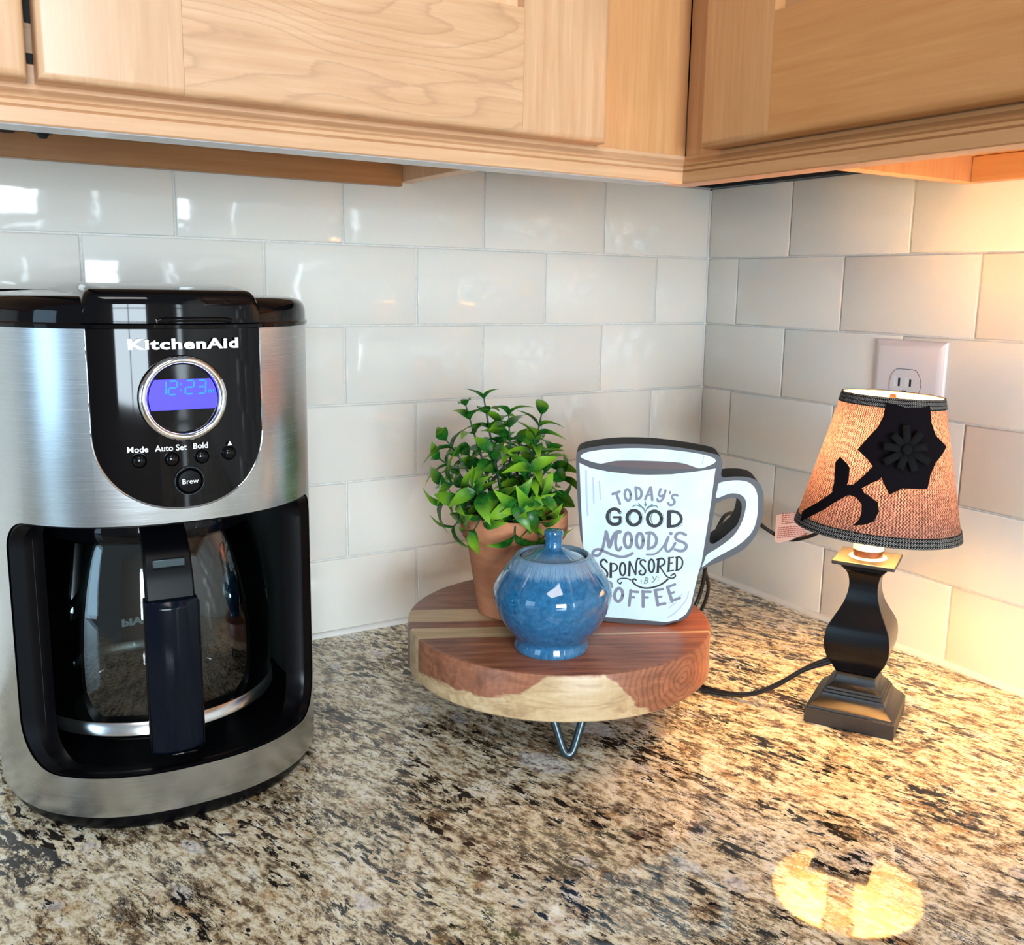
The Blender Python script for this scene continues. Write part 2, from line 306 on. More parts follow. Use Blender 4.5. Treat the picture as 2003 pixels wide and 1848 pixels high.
def ribbon(P,wd,h=0):
    """flat stroke with round ends in the xy plane"""
    P=[Vector(p).to_2d() for p in P]; V=[];F=[]
    r=wd/2; L=[]
    for i,p in enumerate(P):
        t=(P[min(i+1,len(P)-1)]-P[max(i-1,0)]); t=t.normalized() if t.length>1e-9 else Vector((1,0)); n_=Vector((-t.y,t.x))
        V+=[(*(p+n_*r),h),(*(p-n_*r),h)]
    for i in range(len(P)-1): F.append((2*i,2*i+1,2*i+3,2*i+2))
    for end,p in ((0,P[0]),(1,P[-1])):
        q=P[1] if end==0 else P[-2]; d=(p-q).normalized() if (p-q).length>1e-9 else Vector((1,0)); a0=math.atan2(d.y,d.x)-PI/2; n0=len(V)
        V+=[(p.x+r*math.cos(a0+PI*k/6),p.y+r*math.sin(a0+PI*k/6),h) for k in range(7)]; F.append(tuple(range(n0,n0+7)))
    return V,F
def poly_fill(P,holes=(),h=0):
    bm=bmesh.new(); es=[]
    for L in [P]+list(holes):
        vs=[bm.verts.new((p[0],p[1],h)) for p in L]
        for i in range(len(vs)): es.append(bm.edges.new((vs[i],vs[(i+1)%len(vs)])))
    bmesh.ops.triangle_fill(bm,use_beauty=True,use_dissolve=False,edges=es)
    bm.verts.index_update(); V=[v.co.copy() for v in bm.verts]; F=[tuple(v.index for v in f.verts) for f in bm.faces]; bm.free(); return V,F
def extrude_poly(P,holes,z0,z1):
    V,F=poly_fill(P,holes,z0); n=len(V); V2=V+[Vector((v[0],v[1],z1)) for v in V]; F2=[tuple(reversed(f)) for f in F]+[tuple(i+n for i in f) for f in F]
    st=0
    for L in [P]+list(holes):
        m=len(L)
        for i in range(m): a,b=st+i,st+(i+1)%m; F2.append((a,b,b+n,a+n))
        st+=m
    return V2,F2
def text_mesh(s,size,bold=0,sx=1,spacing=1,align='CENTER'):
    cu=bpy.data.curves.new('t','FONT'); cu.body=s; cu.size=size; cu.align_x=align; cu.offset=bold; cu.space_character=spacing; cu.resolution_u=3
    o=bpy.data.objects.new('t',cu); col.objects.link(o); bpy.context.view_layer.update()
    me=bpy.data.meshes.new_from_object(o.evaluated_get(bpy.context.evaluated_depsgraph_get()))
    V=[(v.co.x*sx,v.co.y,0) for v in me.vertices]; F=[tuple(p.vertices) for p in me.polygons]
    bpy.data.objects.remove(o); bpy.data.curves.remove(cu); bpy.data.meshes.remove(me); return V,F
DATA={'strokes':{'lettering_today':[[2.025,[(-31.96,109.98),(-26.39,112.18)]],[2.025,[(-28.98,110.64),(-27.35,106.35),(-25.69,102.05)]],[2.025,[(-17.24,110.05),(-17.18,108.24),(-17.49,106.66),(-18.13,105.54),(-18.99,105.06),(-19.94,105.28),(-20.85,106.18),(-21.56,107.63),(-21.98,109.38),(-22.04,111.19),(-21.73,112.77),(-21.09,113.89),(-20.23,114.37),(-19.28,114.14),(-18.38,113.24),(-17.66,111.81),(-17.24,110.05)]],[2.025,[(-13.52,116.26),(-12.28,106.37)]],[2.025,[(-13.52,116.08),(-10.51,115.47),(-8.64,112.48),(-9.02,108.49),(-11.24,106.77),(-12.63,106.36)]],[1.808,[(-5.43,106.45),(-1.62,116.7)]],[2.025,[(-1.1,116.72),(0.37,106.31)]],[1.446,[(-3.47,110.32),(-0.16,110.81)]],[1.808,[(6.64,115.56),(5.6,111.2),(6.89,109.63),(9.3,110.62)]],[1.808,[(10.7,114.63),(9.37,108.82),(7.4,105.85),(5.31,105.41),(4.37,107.0)]],[1.374,[(14.41,113.69),(14.29,112.42)]],[1.808,[(20.47,110.67),(18.7,111.26),(16.63,110.71),(16.18,109.07),(17.48,107.32),(18.44,105.19),(16.97,102.96),(14.54,102.51),(13.23,104.45)]]],'flourish':[[0.868,[(-15.05,100.28),(-13.15,101.45),(-9.96,100.84),(-7.08,99.14),(-5.59,97.02),(-5.06,95.22)]],[0.868,[(5.0,100.15),(3.37,101.54),(-0.12,100.86),(-2.87,99.3),(-4.54,97.06),(-5.06,95.22)]],[0.94,[(-10.74,102.81),(-8.92,101.25),(-7.46,99.85),(-6.01,98.82)]],[0.94,[(0.68,102.88),(-0.84,101.37),(-2.56,100.4),(-3.73,98.9)]],[0.651,[(-5.01,104.66),(-4.89,101.76)]],[0.651,[(-5.8,102.45),(-4.05,102.52)]],[0.579,[(-5.62,102.28),(-4.86,100.86)]],[0.579,[(-4.21,102.33),(-4.86,100.86)]]],'lettering_good':[[2.387,[(-25.44,94.79),(-27.28,96.9),(-30.31,97.58),(-33.46,96.3),(-35.31,93.3),(-35.56,90.01),(-34.21,86.77),(-32.02,85.02),(-29.17,84.66),(-26.36,85.43),(-25.34,86.76)]],[2.097,[(-25.06,86.77),(-25.2,90.86)]],[1.591,[(-24.95,90.87),(-30.44,90.65)]],[2.387,[(-8.53,91.08),(-8.86,88.72),(-9.97,86.69),(-11.69,85.29),(-13.77,84.74),(-15.88,85.12),(-17.71,86.38),(-18.96,88.32),(-19.46,90.64),(-19.13,93.0),(-18.02,95.03),(-16.29,96.43),(-14.22,96.97),(-12.11,96.59),(-10.29,95.33),(-9.04,93.4),(-8.53,91.08)]],[2.387,[(8.36,91.02),(8.03,88.61),(6.9,86.53),(5.13,85.1),(3.0,84.54),(0.83,84.93),(-1.05,86.21),(-2.35,88.2),(-2.88,90.57),(-2.54,92.98),(-1.4,95.06),(0.37,96.48),(2.5,97.04),(4.66,96.65),(6.54,95.37),(7.84,93.39),(8.36,91.02)]],[2.531,[(14.07,96.98),(14.25,84.7)]],[2.097,[(13.89,97.19),(18.62,97.23),(22.36,95.57),(24.46,91.66),(23.23,87.98),(19.83,85.47),(14.25,84.7)]],[0.434,[(-32.55,95.6),(-33.49,91.92),(-33.21,88.64),(-31.9,86.68)]],[0.434,[(-16.1,95.33),(-17.21,91.83),(-16.93,88.92),(-15.78,86.59)]],[0.434,[(1.15,95.46),(-0.12,92.14),(0.18,88.87),(1.52,86.37)]],[0.868,[(15.72,95.31),(16.01,86.23)]]],'letter_shading':[[0.506,[(-7.45,95.13),(-6.35,91.16),(-6.84,88.23),(-8.5,85.61)]],[0.506,[(9.53,95.06),(10.4,91.1),(9.89,88.17),(7.55,85.16)]],[0.506,[(25.83,88.44),(24.03,85.64),(21.3,84.08)]],[0.506,[(-23.43,90.85),(-23.39,86.47),(-24.4,85.15)]],[0.868,[(-25.78,94.34),(-24.04,95.13)]],[0.506,[(-30.04,89.42),(-27.2,89.35)]],[0.506,[(16.22,95.87),(19.01,96.16),(22.2,95.38)]]],'lettering_mood_is':[[2.213,[(-35.94,78.18),(-37.3,71.08),(-38.79,63.48),(-41.46,58.17),(-45.09,57.54),(-46.74,59.36),(-44.77,62.28),(-40.69,62.93),(-35.61,60.78),(-30.08,58.66),(-23.21,57.31),(-17.8,58.49),(-14.03,60.77)]],[3.044,[(-36.15,77.7),(-33.03,65.61)]],[2.859,[(-32.81,65.62),(-30.56,73.24),(-28.21,77.56),(-24.85,78.64)]],[2.306,[(-27.5,76.65),(-28.17,69.58),(-27.31,64.44),(-25.22,62.88),(-23.48,65.31)]],[2.582,[(-15.06,71.78),(-15.2,69.35),(-15.77,67.27),(-16.69,65.85),(-17.82,65.32),(-18.98,65.75),(-19.99,67.09),(-20.71,69.12),(-21.03,71.53),(-20.88,73.96),(-20.31,76.03),(-19.39,77.44),(-18.27,77.97),(-17.11,77.54),(-16.09,76.21),(-15.37,74.19),(-15.06,71.78)]],[2.582,[(-5.66,71.84),(-5.79,69.45),(-6.32,67.41),(-7.17,66.01),(-8.22,65.49),(-9.31,65.92),(-10.27,67.24),(-10.95,69.23),(-11.26,71.61),(-11.13,74.0),(-10.6,76.04),(-9.74,77.43),(-8.69,77.94),(-7.61,77.52),(-6.65,76.21),(-5.97,74.22),(-5.66,71.84)]],[2.398,[(-0.9,77.98),(-1.53,65.31)]],[2.398,[(-3.17,78.36),(0.87,78.76),(4.37,75.63),(5.13,71.46),(3.14,67.15),(-1.53,65.22)]],[1.476,[(14.25,75.81),(12.03,69.87),(8.22,64.09),(3.84,60.84),(-2.46,60.33)]],[2.029,[(14.7,75.83),(12.76,68.5),(13.15,64.77),(15.44,63.69),(18.45,66.87),(20.43,70.93)]],[2.675,[(16.36,78.84),(16.72,78.85)]],[2.306,[(28.48,78.27),(24.61,79.74),(21.52,78.77),(20.31,75.83),(22.21,73.34),(26.76,71.9),(29.57,69.21),(28.17,65.41),(24.4,64.45),(20.53,65.55)]]],'lettering_sponsored':[[1.476,[(-34.66,52.31),(-36.31,54.13),(-38.59,54.03),(-39.88,51.6),(-38.88,48.8),(-36.06,46.07),(-34.04,43.07),(-34.25,39.49)]],[1.845,[(-31.43,51.27),(-31.2,39.87)]],[1.107,[(-32.11,51.0),(-28.47,51.3),(-26.22,49.36),(-26.48,46.5),(-28.71,44.84),(-30.54,44.9)]],[0.553,[(-32.19,39.44),(-30.13,39.54)]],[1.383,[(-19.3,47.06),(-19.41,45.01),(-19.84,43.25),(-20.54,42.05),(-21.39,41.6),(-22.28,41.97),(-23.06,43.1),(-23.61,44.82),(-23.85,46.86),(-23.75,48.92),(-23.32,50.67),(-22.62,51.86),(-21.76,52.31),(-20.88,51.94),(-20.1,50.82),(-19.55,49.1),(-19.3,47.06)]],[1.66,[(-16.03,53.37),(-16.07,41.99)]],[1.015,[(-15.8,53.38),(-10.97,42.93)]],[1.199,[(-10.77,42.7),(-10.54,52.43),(-9.55,56.25),(-7.98,56.56)]],[0.553,[(-17.2,41.7),(-15.16,41.89)]],[1.291,[(-3.13,54.17),(-4.54,55.53),(-6.78,54.96),(-7.13,52.11),(-4.29,48.92),(-2.73,46.15),(-4.07,43.15),(-6.79,43.12),(-7.87,45.21),(-6.54,46.22)]],[1.383,[(4.15,50.95),(4.06,48.87),(3.64,47.09),(2.96,45.87),(2.11,45.42),(1.22,45.8),(0.44,46.94),(-0.12,48.68),(-0.37,50.75),(-0.28,52.84),(0.14,54.62),(0.83,55.82),(1.67,56.27),(2.55,55.9),(3.33,54.76),(3.89,53.02),(4.15,50.95)]],[1.752,[(7.4,56.52),(7.25,45.89)]],[1.291,[(6.28,56.47),(10.3,57.5),(12.51,55.34),(11.86,52.48),(8.79,50.36)]],[1.015,[(8.78,50.45),(11.67,46.33),(15.01,42.22),(19.13,40.99),(21.76,42.76),(20.76,44.94),(18.13,43.21)]],[0.553,[(5.83,45.21),(8.08,45.46)]],[1.568,[(16.12,58.32),(15.93,46.99)]],[0.83,[(15.24,57.95),(19.47,58.94)]],[0.83,[(16.33,53.52),(18.78,54.1)]],[0.922,[(14.82,46.61),(19.96,47.79)]],[1.476,[(22.4,58.97),(22.64,48.33)]],[1.107,[(21.51,58.79),(24.63,59.3),(26.92,56.44),(26.77,51.73),(24.65,48.8),(21.99,47.83)]],[0.83,[(-14.56,38.01),(-18.02,39.19),(-22.58,38.98),(-25.04,37.53),(-24.98,35.63),(-23.1,34.28),(-22.24,35.75)]],[1.199,[(-10.24,38.21),(-11.64,39.0),(-13.05,37.61),(-11.49,34.82),(-6.38,32.2),(-0.44,31.67),(7.2,33.69),(12.51,36.89),(15.77,40.12)]]],'lettering_by':[[0.646,[(-2.36,40.24),(-3.32,35.68)]],[0.646,[(-2.37,40.47),(-0.45,40.09),(-0.71,38.65),(-2.73,38.08)]],[0.646,[(-2.73,38.08),(-0.58,37.47),(-1.29,36.01),(-3.55,35.57)]],[0.646,[(3.02,41.91),(4.72,39.14)]],[0.646,[(6.64,42.07),(4.74,38.43),(2.78,36.53)]],[0.369,[(-6.38,38.39),(-5.47,38.19)]],[0.369,[(-6.33,36.96),(-5.42,36.91)]],[0.369,[(-6.28,35.54),(-5.5,35.57)]],[0.369,[(7.58,41.17),(8.7,41.46)]],[0.369,[(7.64,39.75),(8.67,40.03)]],[0.369,[(7.38,38.31),(8.14,38.58)]]],'lettering_coffee':[[2.029,[(-30.09,31.09),(-30.41,33.94),(-32.05,35.3),(-34.77,34.22),(-36.0,29.85),(-35.36,24.13),(-33.0,21.85),(-30.29,23.41)]],[2.49,[(-20.86,24.41),(-21.29,22.27),(-22.15,20.5),(-23.31,19.35),(-24.6,19.02),(-25.83,19.55),(-26.79,20.86),(-27.36,22.75),(-27.43,24.92),(-27.0,27.06),(-26.14,28.83),(-24.98,29.97),(-23.69,30.3),(-22.47,29.77),(-21.51,28.47),(-20.94,26.58),(-20.86,24.41)]],[2.306,[(-14.24,28.96),(-15.14,15.98)]],[2.029,[(-14.67,28.23),(-8.27,27.91)]],[1.845,[(-14.48,23.11),(-11.15,23.13)]],[2.49,[(-4.06,28.73),(-3.55,15.49)]],[2.029,[(-4.86,28.31),(2.09,28.54)]],[1.845,[(-3.54,23.45),(0.02,23.52)]],[2.49,[(6.0,29.92),(8.42,17.37)]],[2.029,[(5.31,29.98),(12.06,31.4)]],[1.752,[(7.14,24.01),(11.11,24.91)]],[2.213,[(8.32,17.6),(14.4,19.09)]],[2.49,[(15.84,33.24),(19.98,21.28)]],[2.029,[(15.61,33.23),(21.75,35.89)]],[1.752,[(17.89,27.62),(21.36,29.21)]],[2.121,[(19.97,21.61),(26.19,24.44)]]],'shine_marks':[[1.015,[(33.16,30.25),(31.67,23.51),(26.59,15.62),(21.38,10.09),(16.73,6.97)]],[0.83,[(23.2,20.24),(17.51,15.41)]],[0.553,[(27.87,27.38),(21.76,22.08),(16.43,19.43)]],[1.453,[(-54.12,128.81),(-53.09,108.99),(-51.64,91.47)]],[1.259,[(-48.08,122.75),(-46.88,101.43)]],[1.065,[(-42.99,120.03),(-41.6,105.53)]],[0.775,[(40.12,143.98),(39.06,137.3)]]]},'outline':[(-61.61,143.46),(-55.57,146.72),(-41.54,149.66),(-24.74,151.54),(-4.24,151.82),(14.38,150.72),(32.98,148.48),(46.93,146.1),(52.56,143.92),(54.9,139.74),(55.1,134.05),(54.4,129.74),(56.21,126.94),(64.46,127.9),(74.58,127.88),(82.05,125.67),(86.76,120.41),(89.08,112.38),(89.37,102.8),(88.61,92.17),(86.35,83.37),(81.31,74.41),(74.29,66.79),(65.27,61.01),(56.16,56.19),(46.99,51.84),(42.46,48.17),(40.39,42.13),(39.17,34.12),(37.94,24.08),(36.46,14.99),(33.42,8.8),(27.88,4.69),(20.81,2.62),(6.49,1.18),(-17.53,-0.24)],'left_side':[(-54.68,63.73),(-57.38,74.51),(-59.95,98.98),(-61.83,123.22),(-62.4,137.67)],'hole':[(66.32,110.56),(70.11,108.79),(72.22,104.06),(71.73,96.33),(69.38,88.5),(64.13,82.46),(57.92,76.36),(51.62,71.7),(48.8,72.07),(47.9,74.96),(49.04,85.73),(50.95,103.24),(53.58,106.24),(59.91,109.36)],'body_white':[(-59.68,134.88),(-50.4,130.87),(-36.17,128.47),(-17.31,126.92),(-3.26,126.94),(15.36,128.07),(33.81,130.92),(42.99,132.67),(49.84,134.05),(48.95,124.29),(47.74,107.94),(45.41,83.64),(42.54,56.08),(39.82,44.09),(37.23,29.05),(35.38,17.95),(31.9,10.74),(25.47,5.38),(16.01,2.88),(-19.53,1.59)],'body_left':[(-54.71,64.72),(-57.28,99.08),(-59.68,134.88)],'rim_white':[(-58.89,140.67),(-52.67,144.23),(-36.77,146.96),(-18.09,148.42),(0.54,148.56),(19.15,147.55),(37.75,145.33),(47.1,142.79),(49.54,140.03),(46.46,137.08),(36.47,133.59),(26.12,136.85),(14.92,138.19),(-8.38,138.35),(-29.89,137.62),(-42.02,134.81),(-55.32,137.91)],'coffee':[(-42.02,134.81),(-29.89,137.62),(-8.38,138.35),(14.92,138.19),(26.12,136.85),(36.47,133.59),(24.46,132.7),(10.54,132.02),(-12.8,131.69),(-29.73,133.02)],'handle_white':[(52.79,121.56),(57.31,123.64),(66.46,124.92),(74.78,124.27),(80.5,120.66),(83.59,115.04),(85.01,106.47),(84.76,94.91),(82.55,85.15),(77.44,77.17),(69.46,70.01),(60.43,64.24),(51.36,58.44),(43.23,51.67),(44.42,56.16),(46.48,62.16),(53.71,67.38),(62.68,74.6),(68.82,81.68),(72.97,90.58),(75.21,100.32),(75.24,108.02),(71.74,112.69),(66.12,114.2),(60.62,113.42),(51.54,109.82),(52.12,116.75)],'flower':[(-148.63,107.41),(-138.44,106.28),(-127.44,104.51),(-102.14,106.5),(-100.96,94.23),(-96.39,84.68),(-81.42,75.95),(-98.27,64.45),(-104.02,56.17),(-107.56,44.92),(-127.54,44.64),(-136.78,38.86),(-141.93,47.46),(-145.17,53.07),(-151.81,58.31),(-157.6,63.66),(-167.4,69.38),(-159.86,79.88),(-153.31,87.86),(-149.68,96.67)],'stem':[(-151.31,59.22),(-157.59,50.88),(-164.49,42.69),(-169.92,41.27),(-169.45,45.94),(-171.32,54.94),(-176.4,58.52),(-182.77,61.3),(-185.77,56.38),(-181.08,40.71),(-180.61,33.21),(-191.34,23.18),(-208.6,11.03),(-205.24,3.83),(-185.64,18.09),(-172.77,29.78),(-166.48,34.47),(-160.51,33.57),(-155.43,29.33),(-154.41,23.46),(-155.18,17.88),(-158.58,12.35),(-151.29,14.36),(-145.2,17.75),(-142.63,25.89),(-144.2,32.23),(-149.92,35.64),(-155.12,37.88),(-157.59,41.14),(-151.54,45.65),(-144.67,49.54),(-143.84,52.64)],'petal_c':[(-127.35,72.54)],'shade':{'cb':[-0.16057,-0.39633,0.164],'ax':[0.04248,-0.01517,0.99898]},'mug':{'M':[-0.32291,-0.3032,0.08]}}
# ---------------------------------------------------------------- setting: walls with tiles
TH=.0080
wl=struct(ob('wall_left',mesh('wall_left',*box(-3.2,TH-.0012,-.91,.12,.12,1.5)),MT['plaster']))
wr=struct(ob('wall_right',mesh('wall_right',*box(TH-.0012,-3.4,-.91,.12,TH-.0012,1.5)),MT['plaster']))
gl=ob('grout',mesh('grout',*box(-1.42,.0022,.002,-.0001,TH,.474)),MT['grout'],wl)
gr=ob('grout',mesh('grout',*box(.0022,-1.10,.002,TH,0.002,.474)),MT['grout'],wr)
_tc={}
def tile_mesh(w_,h_):
    k=(round(w_,4),round(h_,4))
    if k not in _tc:
        r=.0013; L=[]
        for ins,d in((0,-TH+.001),(0,-r),(r*.3,-r*.3),(r,0)):
            L.append([(ins,d,ins),(w_-ins,d,ins),(w_-ins,d,h_-ins),(ins,d,h_-ins)])
        L=[[(x,-y,z) for x,y,z in l] for l in L]
        V,F=loft(L,False); n=len(V); F.append((n-4,n-3,n-2,n-1))
        _tc[k]=mesh('tile',V,F,60); _tc[k].materials.append(MT['tile'])
    return _tc[k]
ZL=[.0045,.0806,.1586,.2366,.3146,.3926,.4745]   # course lines
PT=.155
def lay(parent,right,length,off):
    g=.0008
    for row in range(6):
        z0,z1=ZL[row]+g,ZL[row+1]-g
        par=(5-row)%2==0            # top row and every second one: odd joints
        j=off+(PT/2 if par else 0)+random.uniform(-.0012,.0012)
        js=[.0005]+([j-PT] if j-PT>.012 else [])
        while j<length: js.append(j); j+=PT
        for a,b in zip(js[:-1],js[1:]):
            w_=b-a-2*g
            if w_<.006: continue
            me=tile_mesh(round(w_,3),z1-z0)
            o=bpy.data.objects.new('tile',me); col.objects.link(o); o.parent=parent
            tw=random.uniform(-.0018,.0018); tl=random.uniform(-.0018,.0018)
            if right: o.location=(random.uniform(-.0002,.0002),-(a+g),z0); o.rotation_euler=(tl*0,tl,-PI/2+tw)
            else: o.location=(-(b-g),random.uniform(-.0002,.0002),z0); o.rotation_euler=(tl,0,tw)
lay(wl,False,1.36,.0801); lay(wr,True,1.05,.0519)
# caulk bead at the worktop and in the corner
def bead(name,p0,p1,n_out,r):
    P=[Vector(p0).lerp(Vector(p1),k/24) for k in range(25)]
    return struct(ob(name,mesh(name,*tube([p+Vector(n_out)*random.uniform(-.0003,.0003) for p in P],[r*random.uniform(.9,1.1) for _ in P],8),60),MT['caulk']))
bead('trim_1',(-1.40,.0008,.0014),(0,.0008,.0014),(0,0,0),.0042)
bead('trim_2',(.0008,0,.0014),(.0008,-1.08,.0014),(0,0,0),.0052)
bead('trim_3',(.0022,.0022,.004),(.0022,.0022,.472),(1,0,0),.0034)
bead('trim_4',(-1.40,.0045,.4745),(-.40,.0045,.4745),(0,1,0),.0030)
# worktop: an L of polished granite
P=[(.0,.0),(-2.6,.0),(-2.6,-.655),(-.655,-.655),(-.655,-2.6),(.0,-2.6)]
wt=ob('countertop',mesh('countertop',*extrude_poly(P,[],-.030,0)),MT['granite']); bev(wt,.006,3)
wt['label']='polished speckled granite countertop in cream, brown and black running along both walls'; wt['category']='countertop'
# base cabinets under the worktop (below the frame)
def base_cab(loc,rz,n,wd,label):
    t=thing('base_cabinet',label,'cabinet',loc,rz,None)
    bxo('carcass',(0,.0,0.10,n*wd,.58,.878),MT['basecab'],t,.001)
    bxo('toe_kick',(0,.05,0,n*wd,.58,.10),MT['dkwood'],t,0)
    for i in range(n):
        d=bxo('door',(i*wd+.004,-.019,.13,(i+1)*wd-.004,-.0005,.70),MT['basecab'],t,.004)
        k=ob('knob',mesh('knob',*lathe([(.004,0),(.004,.012),(.012,.018),(.012,.024),(.006,.028)],20),40),MT['leg'],d,(i*wd+.05,-.019,.62),(PI/2,0,0))
        bxo('drawer',(i*wd+.004,-.019,.71,(i+1)*wd-.004,-.0005,.868),MT['basecab'],t,.004)
base_cab((-2.4,-.60,-.91),0,4,.44,'maple base cabinet row below the worktop along the left wall')
base_cab((-.60,-.62,-.91),-PI/2,4,.45,'maple base cabinet row below the worktop along the right wall')
# room behind the camera
struct(ob('floor',mesh('floor',*box(-3.3,-3.5,-.95,.12,.12,-.91)),MT['floor']))
def wall_open(name,y,x0,x1,z0,z1,holes):
    P=[(x0,z0),(x1,z0),(x1,z1),(x0,z1)]; H=[[(a,c),(b,c),(b,d),(a,d)] for a,b,c,d in holes]
    V,F=extrude_poly(P,H,y,y-.1); V=[(v[0],v[2],v[1]) for v in V]
    return struct(ob(name,mesh(name,V,F),MT['plaster']))
wall_open('wall_back',-3.4,-3.3,.12,-.91,1.5,[(-1.92,-.78,-.13,.97),(-.10,.10,-.13,.97)])
def window(name,x0,x1,z0,z1,y,nx,nz):
    gs=[box(x0,y-.03,z0,x0+.03,y+.02,z1),box(x1-.03,y-.03,z0,x1,y+.02,z1),box(x0,y-.03,z0,x1,y+.02,z0+.03),box(x0,y-.03,z1-.03,x1,y+.02,z1)]
    for i in range(1,nx): xx=x0+(x1-x0)*i/nx; gs.append(box(xx-.012,y-.015,z0,xx+.012,y+.012,z1))
    for i in range(1,nz): zz=z0+(z1-z0)*i/nz; gs.append(box(x0,y-.015,zz-.012,x1,y+.012,zz+.012))
    struct(ob(name,mesh(name,*join(*gs)),MT['winframe']))
window('window_1',-1.92,-.78,-.13,.97,-3.33,2,3); window('window_2',-.10,.10,-.13,.97,-3.33,1,3)
# ---------------------------------------------------------------- upper cabinets
mz=mat_maple('maple_upright','z'); mzr=mat_maple('maple_upright_shaded','z',.80,False,3.1,1); mzr2=mat_maple('maple_rail_tan_shaded','y',.76,False,5.7,1.6)  # right-run maple darkened for its dimmer side; the rail's warmer hue is real
mx_=mat_maple('maple_level','x',.83,False,2.3); mfig=mat_maple('maple_figured','x',.83,True,4.0); my_=mat_maple('maple_level_shaded','y',.70,False,1.3,1); mstile=mat_maple('maple_stile','z',.82,False,8.2)  # right-run level copy is also toned down for shade
rail_prof=[(0,.4350),(.0,.4424),(.0015,.4432),(.0002,.4440),(.0006,.4461),(.0018,.4468),(.0004,.4477),(.0010,.4489),(.0045,.4512),(.0068,.4530),(.0072,.4556),(.025,.4556),(.025,.4350),(.0008,.4342)]
def rail(parent,right,a,b,mt):
    """light rail, front plane 0.318 from the wall behind it, mitred in the corner"""
    V=[];F=[];n=len(rail_prof)
    for t in (a,b):
        for d,z in rail_prof:
            f=-.318+d; u=t if t!='m' else f
            V.append((f,u,z) if right else (u,f,z))
    for i in range(n): F.append((i,(i+1)%n,n+(i+1)%n,n+i))
    F+= [tuple(range(n)),tuple(range(2*n-1,n-1,-1))]
    o=ob('light_rail',mesh('light_rail',V,F,35),mt,parent); return o
def board(name,x0,x1,z0,z1,d0,d1,mt,parent,right,rad,sides):
    """board whose front edges are rounded on the named sides (n near the corner, f far from it, b bottom, t top)"""
    L=[]
    for ins,d in((0,d0),(0,d1-rad),(rad*.13,d1-rad*.5),(rad*.40,d1-rad*.16),(rad,d1)):
        a=x0+(ins if 'n' in sides else 0); b=x1-(ins if 'f' in sides else 0); c=z0+(ins if 'b' in sides else 0); e=z1-(ins if 't' in sides else 0)
        L.append([(-d,-a,c),(-d,-b,c),(-d,-b,e),(-d,-a,e)] if right else [(-a,-d,c),(-b,-d,c),(-b,-d,e),(-a,-d,e)])
    return ob(name,mesh(name,*loft(L),38),mt,parent)
def pr_(name,x0,x1,z0,z1,d0,d1,mt,parent,right,bw=.0008):
    """board given by its run along the wall, height and distance from the wall"""
    b=(-d1,-x1,z0,-d0,-x0,z1) if right else (-x1,-d1,z0,-x0,-d0,z1)
    return bxo(name,b,mt,parent,bw)
def door(parent,right,a,b,z0,ls,rs,railh,mts,top=1.16):
    """frame and panel door: run a..b, stile widths ls, rs"""
    ms,mr,mp_=mts; d=ob('door',mesh('door',*box(0,0,0,.001,.001,.001)),mp_,parent)
    # the panel itself is the door object; stiles and rails are its pieces
    b0=(-.3190,-(b-rs+.004),z0+railh-.006,-.311,-(a+ls-.004),top-.07) if right else (-(b-rs+.004),-.3190,z0+railh-.006,-(a+ls-.004),-.311,top-.07)
    me=mesh('door',*box(*b0)); me.materials.append(mp_); d.data=me
    g=.00012
    board('stile',a,a+ls-g,z0,top,.3095,.328,ms,d,right,.0042,'nbt'); board('stile',b-rs+g,b,z0,top,.3095,.328,ms,d,right,.0042,'fbt')
    board('bottom_rail',a+ls,b-rs,z0,z0+railh,.3095,.3280,mr,d,right,.0042,'b')
    board('top_rail',a+ls,b-rs,top-.078,top,.3095,.3280,mr,d,right,.0042,'t')
    return d
# left run: one cabinet with two doors
cl=thing('upper_cabinet','light maple upper cabinet on the left wall with pale figured door above the coffee maker','cabinet',(0,0,0))
pr_('side_panel',.395,.410,.4535,1.2,.001,.300,mz,cl,False); pr_('side_panel',1.345,1.360,.4535,1.2,.001,.300,mz,cl,False)
pr_('bottom_board',.410,1.345,.473,.488,.001,.300,mx_,cl,False,0); pr_('back_cleat',.410,1.345,.4490,.4725,.001,.013,mat_maple('maple_cleat','x',.62,False,6.1,1.4),cl,False)
pr_('face_frame_rail',.3935,1.36,.4557,.466,.300,.308,mx_,cl,False,.0004); pr_('face_frame_stile',.3935,.43,.4662,1.2,.300,.308,mz,cl,False,.0004)
pr_('door_gap_shade',.745,.775,.4665,1.2,.02,.2995,MT['slot'],cl,False,0); pr_('face_frame_stile',1.32,1.36,.4972,1.2,.300,.308,mz,cl,False,.0004)  # black strip paints in the shade between the two doors
pr_('face_frame_rail',.43,1.36,1.15,1.2,.300,.308,mx_,cl,False,0); pr_('shelf_back',.41,1.345,.488,1.2,.001,.006,mx_,cl,False,0)
door(cl,False,.3970,.7566,.4556,.0700,.0724,.0788,(mstile,mfig,mz)); door(cl,False,.7612,1.125,.4556,.07,.07,.0788,(mat_maple('maple_pink','z',.86,False,9.4),mx_,mz))
rail(cl,False,-1.36,'m',mx_)
ob('rail_underside',mesh('rail_underside',*box(-1.36,-.3165,.4336,-.330,-.2938,.4343)),MT['underside'],cl)
hk=ob('clip',mesh('clip',*lathe([(.002,0),(.004,.003),(.0085,.005),(.0085,.008)],20),40),MT['matte'],cl,(-.7515,-.281,.4322)); 
bxo('clip',(-.7575,-.2875,.4350,-.7455,-.2745,.4730),MT['matte'],cl,.001)
